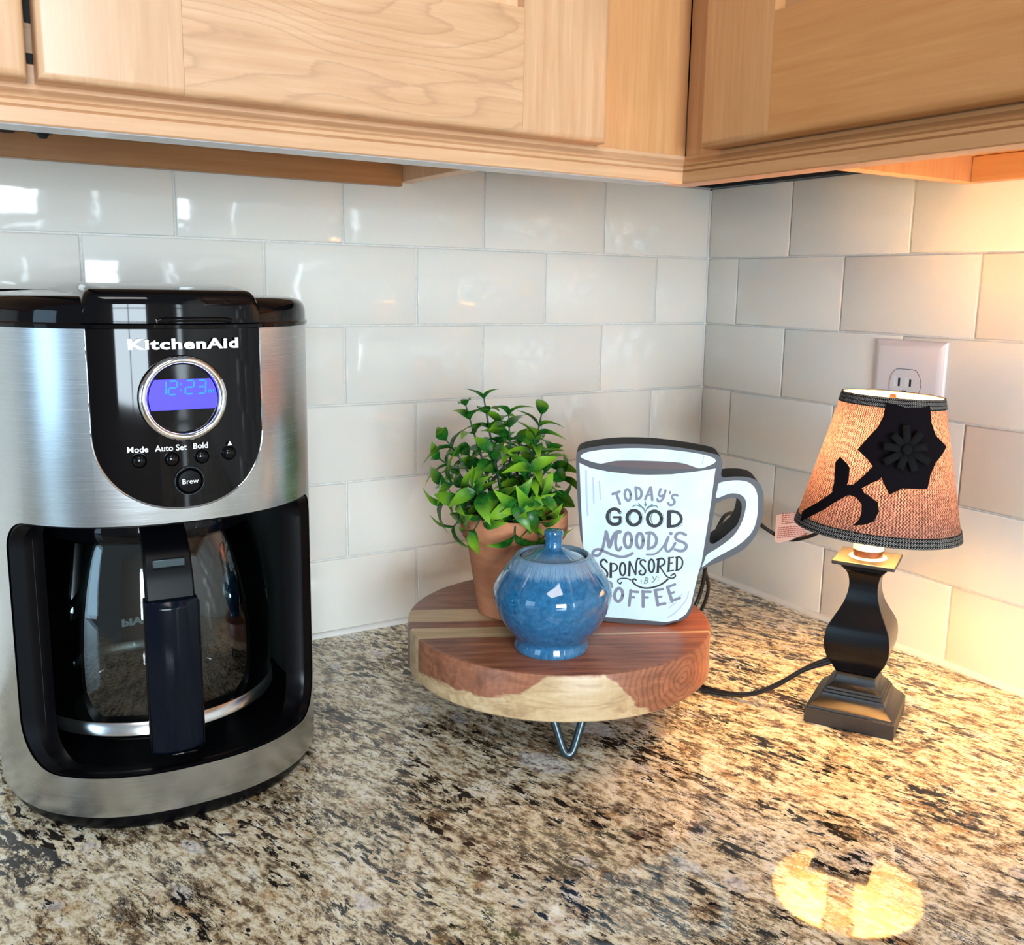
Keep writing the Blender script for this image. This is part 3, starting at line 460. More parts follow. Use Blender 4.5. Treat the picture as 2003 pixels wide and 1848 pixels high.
# corner cabinet with its filler; dark brown inside paints the unlit void
cc=thing('corner_cabinet','narrow maple filler and hidden corner cabinet between the two cabinet runs','cabinet',(0,0,0))
pr_('filler',.3084,.3925,.4557,1.2,.3005,.3085,mat_maple('maple_filler','z',.90,False,12.3,1),cc,False,.0004)
pr_('bottom_board',.012,.394,.500,.515,.012,.29,MT['dkwood'],cc,False,0)
pr_('void_shade',.001,.394,.4750,.515,.001,.006,MT['slot'],cc,False,0); pr_('void_shade',.007,.335,.4750,.515,.001,.006,MT['slot'],cc,True,0)  # black strips stand in for the unlit gap above the corner tiles
pr_('carcass',.012,.29,.515,1.2,.012,.29,MT['dkwood'],cc,False,0)
pr_('skirt_board',.30,.394,.4557,.50,.28,.2990,MT['dkwood'],cc,False,0)
# right run
cr=thing('upper_cabinet','maple upper cabinet, toned darker for shade, on the right wall, its underside glowing from the lamp','cabinet',(0,0,0))
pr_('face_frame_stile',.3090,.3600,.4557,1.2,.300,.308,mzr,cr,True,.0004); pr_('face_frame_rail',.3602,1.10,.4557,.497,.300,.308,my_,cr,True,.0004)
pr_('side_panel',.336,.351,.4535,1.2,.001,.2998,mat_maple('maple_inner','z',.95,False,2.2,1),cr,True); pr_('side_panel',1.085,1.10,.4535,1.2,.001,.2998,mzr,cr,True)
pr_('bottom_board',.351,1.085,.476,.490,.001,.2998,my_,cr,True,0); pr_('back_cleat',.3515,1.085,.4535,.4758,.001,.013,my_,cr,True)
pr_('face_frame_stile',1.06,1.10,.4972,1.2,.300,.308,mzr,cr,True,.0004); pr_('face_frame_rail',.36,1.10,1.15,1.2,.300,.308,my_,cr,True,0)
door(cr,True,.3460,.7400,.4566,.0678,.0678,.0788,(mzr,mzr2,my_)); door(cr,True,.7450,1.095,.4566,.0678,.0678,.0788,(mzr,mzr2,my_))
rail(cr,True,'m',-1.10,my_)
# ---------------------------------------------------------------- coffee maker
SA,SB,SN,YB=.109,.116,2.3,.135
def _curve():
    pts=[]
    for i in range(401):
        t=PI/2*i/400; x=SA*math.sin(t)**(2/SN); y=-SB*math.cos(t)**(2/SN)
        pts.append((x,y))
    for i in range(1,61): pts.append((SA,(YB-.02)*i/60))
    for i in range(1,25): a=PI/2*i/24; pts.append((SA-.02+.02*math.cos(a),YB-.02+.02*math.sin(a)))
    for i in range(1,61): pts.append(((SA-.02)*(1-i/60),YB))
    s=[0]
    for a,b in zip(pts,pts[1:]): s.append(s[-1]+math.hypot(b[0]-a[0],b[1]-a[1]))
    return pts,s
CP,CS=_curve(); STOT=CS[-1]
import bisect
def cpt(s,off=0):
    sg=1 if s>=0 else -1; q=min(abs(s),STOT-1e-6); i=min(max(bisect.bisect(CS,q)-1,0),len(CP)-2); k=(q-CS[i])/max(CS[i+1]-CS[i],1e-9)
    a,b=CP[i],CP[i+1]; x=a[0]+(b[0]-a[0])*k; y=a[1]+(b[1]-a[1])*k
    i0=max(i-2,0); i1=min(i+3,len(CP)-1); tx,ty=CP[i1][0]-CP[i0][0],CP[i1][1]-CP[i0][1]
    if i<3: tx,ty=1,(0 if i==0 else ty/max(tx,1e-9)) 
    l=math.hypot(tx,ty); nx,ny=ty/l,-tx/l
    return sg*(x+nx*off),y+ny*off
def s_of_x(x):
    for (a,b),s in zip(CP,CS):
        if a>=abs(x): return math.copysign(s,x)
    return math.copysign(STOT,x)
def loop(off,z,n=200):
    o=[]
    for i in range(n):
        # denser sampling on the front
        s=-STOT+2*STOT*i/n; x,y=cpt(s,off); o.append((x,y,z))
    return o
def sheet(ss,lo,hi,off,nz=1,th=0):
    """curved sheet on the machine outline between heights lo(s) and hi(s)"""
    V=[];F=[]
    for s in ss:
        a,b=lo(s),hi(s)
        for k in range(nz+1): x,y=cpt(s,off); V.append((x,y,a+(b-a)*k/nz))
    m=nz+1
    for i in range(len(ss)-1):
        for k in range(nz): F.append((i*m+k,(i+1)*m+k,(i+1)*m+k+1,i*m+k+1))
    return V,F
def lin(a,b,n): return [a+(b-a)*i/n for i in range(n+1)]
def weld(me,sm):
    bm=bmesh.new(); bm.from_mesh(me); bmesh.ops.remove_doubles(bm,verts=bm.verts,dist=.00002); bmesh.ops.recalc_face_normals(bm,faces=bm.faces); bm.to_mesh(me); bm.free(); me.shade_smooth(); me.set_sharp_from_angle(angle=math.radians(sm)); return me
cm=thing('coffee_maker','brushed steel and glossy black drip coffee maker with a round blue clock display','coffee maker',(-.684,-.17,0))
Z0,Z1,ZO0,ZO1=.0135,.3265,.0405,.2062
SO=s_of_x(.0985)              # half width of the carafe opening along the outline
RB,RT=.034,.020
def open_lo(s,so=SO,z=ZO0,r=RB):
    a=abs(s)-(so-r)
    return z if a<=0 else z+r-math.sqrt(max(r*r-a*a,0))
def open_hi(s,so=SO,z=ZO1,r=RT):
    a=abs(s)-(so-r)
    return z if a<=0 else z-r+math.sqrt(max(r*r-a*a,0))
PW,PZ,PD=.0528,.262,.0468     # control panel: half width, start of the round end, its depth
def pan_lo(s):
    q=min(abs(s)/PW,1); return PZ-PD*math.sqrt(max(1-q**2.15,0))
def cuts(a,b,n,extra=()):
    return sorted(set([round(v,6) for v in lin(a,b,n)]+[round(e,6) for e in extra]))
# cosine spacing towards curve ends keeps corners round
def cosn(a,b,n): return [a+(b-a)*(1-math.cos(PI*i/n))/2 for i in range(n+1)]
g=[]
g.append(sheet(cosn(-PW,PW,40),lambda s:open_hi(s),lambda s:pan_lo(s),0,2))
for sg in(-1,1):
    a,b=PW,SO-RT
    g.append(sheet([sg*v for v in lin(a,b,10)],lambda s:ZO1,lambda s:Z1,0,4))
    g.append(sheet([sg*v for v in cosn(b,SO,14)],lambda s:open_hi(s),lambda s:Z1,0,4))
    g.append(sheet([sg*v for v in lin(SO,STOT,40)],lambda s:Z0,lambda s:Z1,0,4))
    g.append(sheet([sg*v for v in cosn(SO-RB,SO,14)],lambda s:Z0,lambda s:open_lo(s),0,1))
g.append(sheet(lin(-(SO-RB),SO-RB,50),lambda s:Z0,lambda s:ZO0,0,1))
st=ob('steel_shell',weld(mesh('steel_shell',*join(*g)),40),MT['steel'],cm)
pn=ob('control_panel',mesh('control_panel',*sheet(cosn(-PW+.0004,PW-.0004,44),lambda s:pan_lo(s)+.0004,lambda s:Z1,.0006,6),30),MT['gloss'],cm)
rim=[]
for s in cosn(-PW,PW,60): x,y=cpt(s,.0004); rim.append((x,y,pan_lo(s)))
x,y=cpt(-PW,.0004); rim=[(x,y,z) for z in lin(Z1-.001,PZ+.001,10)]+rim; x,y=cpt(PW,.0004); rim+=[(x,y,z) for z in lin(PZ+.001,Z1-.001,10)]
ob('panel_rim',mesh('panel_rim',*tube(rim,.00065,6),60),MT['chrome'],cm)
ob('base',mesh('base',*loft([loop(-.014,0),loop(-.008,.001),loop(-.004,.006),loop(-.003,.0134)]),35),MT['satin'],cm)
ob('warming_deck',mesh('warming_deck',*loft([loop(-.0016,.0136),loop(-.0016,.0385),loop(-.005,.0398),loop(-.010,.0392),loop(-.016,.0376)]),35),MT['satin'],cm)
ob('hot_plate',mesh('hot_plate',*lathe([(.062,.037),(.062,.0395),(.059,.0398)],48),40),MT['matte'],cm,(-.002,.005,0))
ob('brew_head',mesh('brew_head',*loft([loop(-.020,.2066),loop(-.006,.2072),loop(-.0030,.209),loop(-.0030,.3262)]),35),MT['satin'],cm)
bxo('water_tank',(-.098,.094,.0376,.098,.130,.2066),MT['tankgrey'],cm,.004)
# bezel round the opening: outer loop on the shell, inner loop set back
def oloop(off,so,z0,z1,rb,rt,n=14):
    L=[]
    for k in range(n+1): a=PI/2*k/n; L.append((so-rb+rb*math.sin(a),z0+rb-rb*math.cos(a)))
    for k in range(n+1): a=PI/2*k/n; L.append((so-rt+rt*math.cos(a),z1-rt+rt*math.sin(a)))
    top=[(so-rt-(2*(so-rt))*k/60,z1) for k in range(1,60)]
    left=[(-a,b) for a,b in reversed(L)]
    bot=[(-(so-rb)+(2*(so-rb))*k/60,z0) for k in range(1,60)]
    R=L+top+left+bot; o=[]
    for s,z in R: x,y=cpt(s,off); o.append((x,y,z))
    return o
ob('opening_bezel',mesh('opening_bezel',*loft([oloop(-.001,SO,ZO0,ZO1,RB,RT),oloop(-.0005,SO-.002,ZO0+.0014,ZO1-.001,RB,RT),oloop(-.0045,SO-.011,ZO0+.0022,ZO1-.002,RB-.004,RT-.003),oloop(-.0075,SO-.0125,ZO0+.001,ZO1-.001,RB-.004,RT-.003),oloop(-.018,SO-.012,ZO0-.001,ZO1+.002,RB-.006,RT-.004)],False),40),MT['satin'],cm)
for sg in(-1,1):
    o=ob('inner_wall',mesh('inner_wall',*sheet([sg*v for v in lin(SO-.013,STOT-.10,30)],lambda s:.0385,lambda s:.2068,-.010,2),40),MT['tankgrey'],cm)
# lid
ob('lid',mesh('lid',*loft([loop(-.002,.3264),loop(.0012,.3268),loop(.0015,.3290),loop(.0004,.3300),loop(.0002,.3370),loop(-.0010,.3405),loop(-.0034,.3432),loop(-.0070,.3449),loop(-.012,.3456),loop(-.05,.3470)]),28),MT['gloss'],cm)
V=[];F=[]; nx=36; prof=None
for i in range(nx+1):
    u=-1+2*i/nx; s=PW*1.0*u-.0005; e=max(0,(abs(u)-.86)/.14); dz=.0055*e*e
    x,y=cpt(s,.0022-.0008*e); z1=.3500-dz
    pr=[(y,.3300),(y,.3405),(y+.0006,z1-.0050),(y+.0022,z1-.0024),(y+.0050,z1-.0007),(y+.010,z1)]
    pr+=[(y+(YB-.03-y)*k/10,z1+.0036*math.sin(PI*(k/10)**.8)*(1-e*.6)) for k in range(2,11)]+[(YB-.03,.340)]
    m=len(pr); V+=[(x*(1+.0*(k)),p[0],p[1]) for k,p in enumerate(pr)]
for i in range(nx):
    for k in range(m-1): F.append((i*m+k,(i+1)*m+k,(i+1)*m+k+1,i*m+k+1))
F+=[tuple(range(m)),tuple(nx*m+k for k in range(m-1,-1,-1))]
fl=ob('flip_lid',mesh('flip_lid',V,F,40),MT['gloss'],cm)
nt=[]
for k in range(21):
    x,y=cpt(-.013+.044*k/20,.0030); nt.append((x,y,.3312+.0012*math.sin(PI*k/20)**.3))
ob('finger_lip',mesh('finger_lip',*tube(nt,.0015,8),50),MT['gloss'],fl)
def on_panel(V,off=.0026,cx=0,cz=0):
    o=[]
    for v in V: x,y=cpt(v[0]+cx,off); o.append((x,y,v[1]+cz))
    return o
def ptext(name,s,size,cx,cz,parent,bold=0,sx=1,sp=1,mt='white'):
    V,F=text_mesh(s,size,bold,sx,sp); return ob(name,mesh(name,on_panel(V,.0024,cx,cz),F),MT[mt],parent)
ptext('brand_lettering','KitchenAid',.0086,.0030,.3147,pn,.00034,1.54,1.10)
ptext('mode_lettering','Mode',.0052,-.0272,.2523,pn,.00008,1.0); ptext('auto_set_lettering','Auto Set',.0052,-.0083,.2523,pn,.00008,.98); ptext('bold_lettering','Bold',.0052,.0092,.2525,pn,.00008,.98)
ob('up_arrow',mesh('up_arrow',on_panel([(-.0016,0),(.0016,0),(0,.0030)],.0024,.0276,.2527),[(0,1,2)]),MT['white'],pn)
# round display, its axis along the outward normal
def disc(prof,n=64): return lathe(prof,n)
dx,dy=cpt(.0003,.0006); dsp=ob('display_ring',mesh('display_ring',*lathe([(.0264,-.001),(.0264,.0020),(.0258,.0036),(.0246,.0046),(.0232,.0048),(.0222,.0042),(.0212,.0028),(.0207,.0012),(.0207,.0004),(.0209,-.001)],72,False,False),50),MT['chrome'],cm,(dx,dy,.2843),(PI/2,0,0))
ob('display_glass',mesh('display_glass',*lathe([(.0207,-.0008),(.0207,.0006),(.0001,.0009)],64),30),MT['gloss'],dsp)
q=[]; R_=.0203; y0,y1=-.0070,.0118
for k in range(13): yy=y0+(y1-y0)*k/12; q.append((math.sqrt(R_*R_-yy*yy),yy))
q=q+[(-a,b) for a,b in reversed(q)]
ob('lcd_screen',mesh('lcd_screen',*poly_fill(q,(),.0013)),MT['lcd'],dsp)
SEG={'0':'abcdef','1':'bc','2':'abged','3':'abgcd'}
def seg7(ch,x,z,w_,h_,t):
    S={'a':((t*.8,h_),(w_-t*.8,h_)),'b':((w_,h_-t*.5),(w_,h_/2+t*.4)),'c':((w_,h_/2-t*.4),(w_,t*.5)),'d':((t*.8,0),(w_-t*.8,0)),'e':((0,h_/2-t*.4),(0,t*.5)),'f':((0,h_-t*.5),(0,h_/2+t*.4)),'g':((t*.8,h_/2),(w_-t*.8,h_/2))}
    return [ribbon([(x+a[0]+a[1]*.06,z+a[1],0),(x+b[0]+b[1]*.06,z+b[1],0)],t*.8,.0016) for a,b in (S[c] for c in SEG[ch])]
gs=[]; xx=-.0150
for ch,x in(('1',-.0152),('2',-.0088),('2',.0012),('3',.0084)): gs+=seg7(ch,x,.0026,.0050,.0082,.0013)
gs+=[ribbon([(-.0016,.0048,0),(-.0015,.0050,0)],.0010,.0016),ribbon([(-.0013,.0086,0),(-.0012,.0088,0)],.0010,.0016)]
ob('clock_digits',mesh('clock_digits',*join(*gs)),MT['lcdseg'],dsp)
V,F=text_mesh('PM',.0032,.00005,1.0); ob('pm_lettering',mesh('pm_lettering',[(v[0]+.0167,v[1]+.0026,.0016) for v in V],F),MT['lcdseg'],dsp)
for bx_,bz,r in((-.0266,.2469,.0042),(-.0078,.2467,.0042),(.0101,.2470,.0042),(.0274,.2477,.0042),(.0018,.2324,.0082)):
    x,y=cpt(bx_,.0006); x2,y2=cpt(bx_,1); a=math.atan2(x2-x,-(y2-y))
    big=r>.006
    pf=[(r*1.06,0),(r*1.06,.0012),(r*.98,.0016),(r*.93,.0008),(r*.90,.0014),(r*.82,.0024),(r*.45,.0031 if not big else .0027),(.0002,.0033 if not big else .0028)]
    b=ob('brew_button' if big else 'button',mesh('button',*lathe(pf,32),50),MT['satin' if big else 'gloss'],cm,(x,y,bz),(PI/2,0,a))
    if big:
        V,F=text_mesh('Brew',.0047,.00003,1.0); ob('brew_lettering',mesh('brew_lettering',[(v[0],v[1]-.0015,.0031) for v in V],F),MT['white'],b)
        ob('button_ring',mesh('button_ring',*lathe([(r*1.02,.0008),(r*1.05,.0015),(r*1.09,.0015),(r*1.11,.0007)],40,False,False),60),MT['leg'],b)
# ---------------------------------------------------------------- carafe
cf=thing('coffee_carafe','empty glass coffee carafe with black handle and steel band inside the coffee maker','carafe',(-.686,-.165,.0400),math.radians(-4))
gp=[(.0600,.0012),(.068,.0024),(.0750,.0050),(.0800,.0085),(.0828,.0118),(.0836,.0200),(.0846,.033),(.0853,.050),(.0848,.070),(.0828,.092),(.0795,.112),(.0752,.130),(.0705,.143),(.0675,.151),(.0672,.156)]
ob('glass_body',mesh('glass_body',*lathe(gp,96,False,False),60),MT['glass'],cf)
gi=[(r-.0022 if r>.01 else r,z+.002) for r,z in gp if z<.156]; ob('glass_inner',mesh('glass_inner',*lathe(gi,96,False,False),60),MT['glass'],cf)
ob('steel_band',mesh('steel_band',*lathe([(.0830,.0112),(.0851,.0116),(.0843,.0202),(.0836,.0206),(.0828,.0200),(.0822,.0120)],96,False,False),60),MT['band_steel'],cf)
ob('collar',mesh('collar',*lathe([(.0660,.142),(.0700,.1405),(.0712,.1430),(.0700,.156),(.0680,.1585),(.0665,.158),(.0660,.142)],72,False,False),45),MT['gloss'],cf)
ob('carafe_lid',mesh('carafe_lid',*lathe([(.066,.153),(.066,.1605),(.060,.1625),(.040,.1615),(.036,.1625),(.022,.1632),(.0002,.1632)],72),40),MT['gloss'],cf)
hd=ob('handle',None and 0 or mesh('handle',*loft([[(a,b,z) for a,b in ((-w_,-f),(-w_*.5,-f-e),(0,-f-e*1.25),(w_*.5,-f-e),(w_,-f),(w_,-k),(-w_,-k))] for w_,f,e,k,z in ((.0162,.1055,.0006,.096,.0065),(.0166,.1075,.0038,.095,.0085),(.0168,.1085,.0044,.0955,.050),(.0165,.1085,.0044,.096,.108),(.0163,.1092,.0012,.096,.1125))]),30),MT['dark'],cf)
bev(hd,.0009,2)
ha=ob('handle_arm',mesh('handle_arm',*loft([[(-w_,y-t,z-.001),(w_,y-t,z-.001),(w_,y,z),(-w_,y,z)] for w_,y,t,z in ((.0152,-.0965,.0100,.1080),(.0150,-.0935,.0105,.125),(.0146,-.086,.0125,.140),(.0140,-.074,.0140,.1515),(.0135,-.062,.0120,.1585))]),40),MT['satin'],cf); bev(ha,.0012,2)
bxo('latch',(-.0100,-.1045,.1330,.0100,-.1015,.1385),MT['leg'],cf,.0006)
for sg in(-1,1): bxo('handle_rib',(sg*.0168-.0006,-.1085,.010,sg*.0168+.0006,-.1065,.110),MT['gloss'],cf,.0004)
bxo('handle_foot',(-.0045,-.1105,.0045,.0120,-.100,.0070),MT['gloss'],cf,.0008)
# lettering on the far side of the glass, facing away, with cup marks
V,F=text_mesh('KitchenAid',.0086,.00045,1.35)
def wrap(V,cx,cz,rad):
    o=[]
    for v in V:
        a=PI/2-(v[0]+cx)/-rad*-1; z=v[1]+cz; o.append(((rad)*math.cos(a),(rad)*math.sin(a),z))
    return o
def wrapb(V,cx,cz,rad): # reads correctly from behind the machine (+y side)
    return [(rad*math.sin(-(v[0]+cx)/rad),rad*math.cos(-(v[0]+cx)/rad),v[1]+cz) for v in V]
ob('glass_lettering',mesh('glass_lettering',wrapb(V,-.010,.0330,.0845),F),MT['white'],cf)
gs=[]
for t,z in(('8',.0262),('6',.0435),('4',.0525),('2',.0700)):
    V,F=text_mesh(t,.0062,.0003,1.2); gs.append((wrapb(V,-.006,z,.0850),F))
ob('cup_marks',mesh('cup_marks',*join(*gs)),MT['white'],cf)
# ---------------------------------------------------------------- riser board
rb=thing('wooden_riser','round acacia wood riser of brown and cream strips on hairpin legs','riser',(-.3759,-.24997,.0433),math.radians(-25.6))
RR,TB=.1275,.0367
def strip(v0,v1,u0,u1,kind,seed):
    v0=max(v0,-RR+.0004); v1=min(v1,RR-.0004); P=[];rim=[]
    def add(x,y,r): P.append((x,y)); rim.append(r)
    n=40; e=.00008
    # right edge going up
    for k in range(n+1):
        v=v0+e+(v1-v0-2*e)*k/n; u=math.sqrt(RR*RR-v*v)
        if u1 is None: add(u,v,True)
        elif k in(0,n): add(min(u1-e,u),v,False)
    for k in range(n+1):
        v=v1-e-(v1-v0-2*e)*k/n; u=-math.sqrt(RR*RR-v*v)
        if u0 is None: add(u,v,True)
        elif k in(0,n): add(max(u0+e,u),v,False)
    L=[]
    for ins,z in((.0012,0),(0,.0012),(0,TB-.0018),(.0006,TB-.0005),(.0018,TB)):
        L.append([(x*(1-ins/RR),y*(1-ins/RR),z) if r else (x,y,z) for (x,y),r in zip(P,rim)])
    o=ob('wood_strip',mesh('wood_strip',*loft(L),35),mat_wood_strip(kind,seed),rb); return o
strip(-RR,-.0472,None,None,'front',1.0)
strip(-.0472,-.0240,None,.012,'cream',2.2); strip(-.0240,-.0085,None,.012,'brown',3.1); strip(-.0085,.0220,None,.012,'cream',4.7)
strip(-.0472,-.0432,.012,None,'cream',5.5); strip(-.0432,.0020,.012,None,'red',6.3); strip(.0020,.0220,.012,None,'brown',7.9)
strip(.0220,.062,None,None,'brown',8.8); strip(.062,RR,None,None,'brown',9.9)
def hair_leg(ang):
    c,s=math.cos(ang),math.sin(ang); R2=lambda r,t,z:(c*r-s*t,s*r+c*t,z)
    P=[R2(.086,-.0165,.0005),R2(.0895,-.0120,-.012),R2(.0950,-.0058,-.031),R2(.0972,-.0030,-.0375),R2(.0980,0,-.0395),R2(.0972,.0030,-.0375),R2(.0950,.0058,-.031),R2(.0895,.0120,-.012),R2(.086,.0165,.0005)]
    ob('leg',mesh('leg',*tube(crom(P,6),.0033,12),60),MT['leg'],rb)
a0=math.atan2(-.882,-.471)+math.radians(25.6)
for k in range(3): hair_leg(a0+k*2*PI/3)
# ---------------------------------------------------------------- potted plant
pl=thing('potted_plant','small bushy green artificial plant in a terracotta pot on the wooden riser','plant',(-.4016,-.2173,.0800))
pp=[(.0285,0),(.0300,.0006),(.0395,.0595),(.0410,.0640),(.0438,.0672),(.0452,.0700),(.0455,.0720),(.0456,.0870),(.0450,.0880),(.0425,.0880),(.0418,.0860),(.0412,.070),(.0360,.052),(.0300,.010),(.0002,.008)]
ob('pot',mesh('pot',*lathe(pp,64,False,True),40),MT['pot'],pl)
sv,sf=lathe([(.0410,.0760),(.030,.0800),(.015,.0815),(.0003,.082)],24,True,True); sv=[(x,y,z+random.uniform(-.001,.001)) for x,y,z in sv]; ob('soil',mesh('soil',sv,sf),MT['soil'],pl)
def leaf_mesh(curl,fold,twist):
    V=[];F=[];n=8
    for i in range(n+1):
        t=i/n; wd=.235*(math.sin(PI*min(1,t**.72))**.9)*(1-.12*t) if 0<t<1 else .0
        wd=max(wd,.006); z=-curl*t*t+.05*math.sin(PI*t); tw=twist*t
        for s in(-1,0,1):
            y=s*wd; zz=z+abs(s)*wd*fold; V.append((t*(1-.12*curl*t),y*math.cos(tw)-zz*0*math.sin(tw),zz+y*math.sin(tw)))
    for i in range(n):
        for k in range(2): F.append((3*i+k,3*(i+1)+k,3*(i+1)+k+1,3*i+k+1))
    m=mesh('leaf',V,F,180); m.materials.append(MT['leaf']); return m
LM=[leaf_mesh(c,f,t) for c,f,t in((.25,.45,.1),(.45,.5,-.2),(.08,.35,.3),(.6,.55,0),(.35,.3,-.4))]
RD=Vector((.86,-.5,0)).normalized(); FD=Vector((.5,.86,0)).normalized()
tips=[(-.042,.178,.0),(-.027,.183,.010),(-.006,.172,-.010),(.022,.170,.010),(.016,.155,-.020),(-.058,.148,0),(-.064,.130,.01),(-.058,.116,-.02),(-.060,.094,0),(-.050,.080,-.025),(.029,.136,.014),(.040,.112,.022),(.038,.094,.024),(.020,.076,-.046),(-.033,.082,-.044),(0,.080,-.050),(.012,.128,-.030),(-.020,.142,-.028),(-.032,.112,-.040),(.022,.108,-.034),(0,.104,-.048),(-.045,.104,-.028),(-.014,.160,.02),(.032,.120,.032),(-.040,.130,.03),(.004,.140,.035),(.026,.080,-.034),(.010,.100,-.042)]
for i,(t,z,d) in enumerate(tips):
    rs=random.Random(i*13+5)
    tip=RD*t+FD*d+Vector((0,0,z)); b=Vector((tip.x*.25,tip.y*.25,.079)); mid=b.lerp(tip,.5)+Vector((tip.x*.10,tip.y*.10,.012))
    P=crom([b,mid,tip],8)
    stm=ob('stem',mesh('stem',*tube(P,[.0013-.0007*k/(len(P)-1) for k in range(len(P))],6),60),MT['stemg'],pl)
    L=sum((P[k+1]-P[k]).length for k in range(len(P)-1)); npair=max(3,min(5,int(L/.0145)))
    a0=rs.uniform(0,PI)
    for j in range(npair):
        f=.30+.68*(j/(npair-1)); k=f*(len(P)-1); k0=min(int(k),len(P)-2); p=P[k0].lerp(P[k0+1],k-k0); T=(P[k0+1]-P[k0]).normalized()
        X=T.cross(Vector((.3,.2,1))).normalized(); Y=T.cross(X).normalized()
        for h in(0,1):
            a=a0+j*PI/2+h*PI+rs.uniform(-.35,.35); side=X*math.cos(a)+Y*math.sin(a)
            up=.35+.5*(j/(npair-1)); dr=(side+T*up+Vector((0,0,rs.uniform(-.15,.15)))).normalized()
            nrm=(T-dr*T.dot(dr)).normalized(); yy=nrm.cross(dr)
            o=bpy.data.objects.new('leaf',LM[rs.randrange(5)]); col.objects.link(o); o.parent=stm
            sc=rs.uniform(.0235,.0335)*(1-.16*(j/(npair-1)))
            if i<2 and j==npair-1: sc*=.85
            mt=Matrix((dr,yy,nrm)).transposed().to_4x4(); o.matrix_basis=Matrix.Translation(p)@mt@Matrix.Diagonal((sc,sc,sc,1))
# ---------------------------------------------------------------- sugar bowl
sb=thing('sugar_bowl','blue glazed ceramic sugar bowl with knobbed lid on the wooden riser','sugar bowl',(-.4205,-.3068,.0800))
bp=[(.0262,.0006),(.0278,.0),(.0288,.0012),(.0288,.0040),(.0276,.0068),(.0274,.0088),(.0305,.0122),(.0352,.0180),(.0398,.0250),(.0430,.0320),(.0450,.0395),(.0457,.0448),(.0455,.0482),(.0446,.0510),(.0424,.0555),(.0394,.0605),(.0355,.0660),(.0318,.0710),(.0296,.0738),(.0282,.0750),(.0268,.0752),(.0256,.0742),(.0252,.0722),(.030,.060),(.030,.02),(.0002,.015)]
ob('bowl',mesh('bowl',*lathe(bp,80,False,True),50),MT['glaze'],sb)
lp=[(.0246,.0712),(.0246,.0722),(.0240,.0730),(.0205,.0742),(.0140,.0768),(.0095,.0788),(.0072,.0800),(.0066,.0815),(.0065,.0850),(.0068,.0885),(.0073,.0905),(.0073,.0926),(.0068,.0936),(.0045,.0941),(.0002,.0942)]
ld=ob('lid',mesh('lid',*lathe(lp,64),50),MT['glaze'],sb)
# ---------------------------------------------------------------- mug sign
ph=math.radians(-37)
ms=thing('mug_sign','cut-out coffee mug sign with hand lettering and dark outline on the wooden riser','sign',tuple(DATA['mug']['M'])[:2]+(.0800,),ph)
mm=lambda L:[(a/1000,b/1000) for a,b in L]
out=mm(DATA['outline']); lf=mm(DATA['left_side'])
botl=[(-.032,.0008),(-.0395,.0022),(-.0450,.0065),(-.0480,.0130),(-.0500,.0250),(-.0525,.0450)]
OUT=[p for p in out]; OUT=OUT[:-2]+[(.012,-.0000),(-.015,.0000)]+botl+lf
minz=min(p[1] for p in OUT)
OUT=[(a,max(b,0.0)) for a,b in OUT]
OUTs=[tuple(v[:2]) for v in crom([(a,b,0) for a,b in OUT],3,True)]; OUTs=[(a,max(b,0)) for a,b in OUTs]
HO=[tuple(v[:2]) for v in crom([(a,b,0) for a,b in mm(DATA['hole'])],3,True)]
def up(V,off): return [(v[0],off-v[2],v[1]) for v in V]      # plan xy -> face plane, z towards the viewer
V,F=extrude_poly(OUTs,[HO],-.036,0); bd=ob('board',mesh('board',up(V,0),F,50),MT['edge'],ms)
V,F=poly_fill(OUTs,[HO],.0002); ob('outline_print',mesh('outline_print',up(V,0),F),MT['outline'],ms)
BW=mm(DATA['body_white']); BL=mm(DATA['body_left'])
BWp=BW[:-1]+[(-.020,.0045),(-.034,.0048),(-.0410,.0075),(-.0452,.0125),(-.0470,.0230),(-.0500,.0450)]+BL[:-1]
def patch(name,P,h,mt):
    V,F=poly_fill(P,(),h); return ob(name,mesh(name,up(V,0),F),mt,ms)
patch('mug_face',BWp,.0004,MT['printw']); sm3=lambda L:[tuple(v[:2]) for v in crom([(a,b,0) for a,b in L],4,True)]
patch('mug_rim',sm3(mm(DATA['rim_white'])),.0004,MT['printw']); patch('coffee_print',mm(DATA['coffee']),.0005,MT['coffee']); patch('handle_face',sm3(mm(DATA['handle_white'])),.0004,MT['printw'])
inks=dict(lettering_today='inkgrey',flourish='inkteal',lettering_good='inkblack',letter_shading='inkshade',lettering_mood_is='inkgrey',lettering_sponsored='inkblack',lettering_by='inkby',lettering_coffee='inkgrey',shine_marks='inklav')
for nm,L in DATA['strokes'].items():
    gs=[]
    for k,(wd,P) in enumerate(L):
        P=[(a/1000,b/1000,0) for a,b in P]
        cl_=len(P)>6 and abs(P[0][0]-P[-1][0])<1e-5 and abs(P[0][1]-P[-1][1])<1e-5
        if cl_: Q=crom(P[:-1],3,True); Q.append(Q[0])
        else: Q=crom(P,5)
        gs.append(ribbon(Q,wd/1000*(1.14 if 'black' in inks[nm] else 1.04),.0006+.00001*k))
    if nm=='shine_marks':
        for V,F in gs: ob('shine_mark',mesh('shine_mark',up(V,0),F),MT[inks[nm]],ms)
        continue
    V,F=join(*gs); ob(nm,mesh(nm,up(V,0),F),MT[inks[nm]],ms)
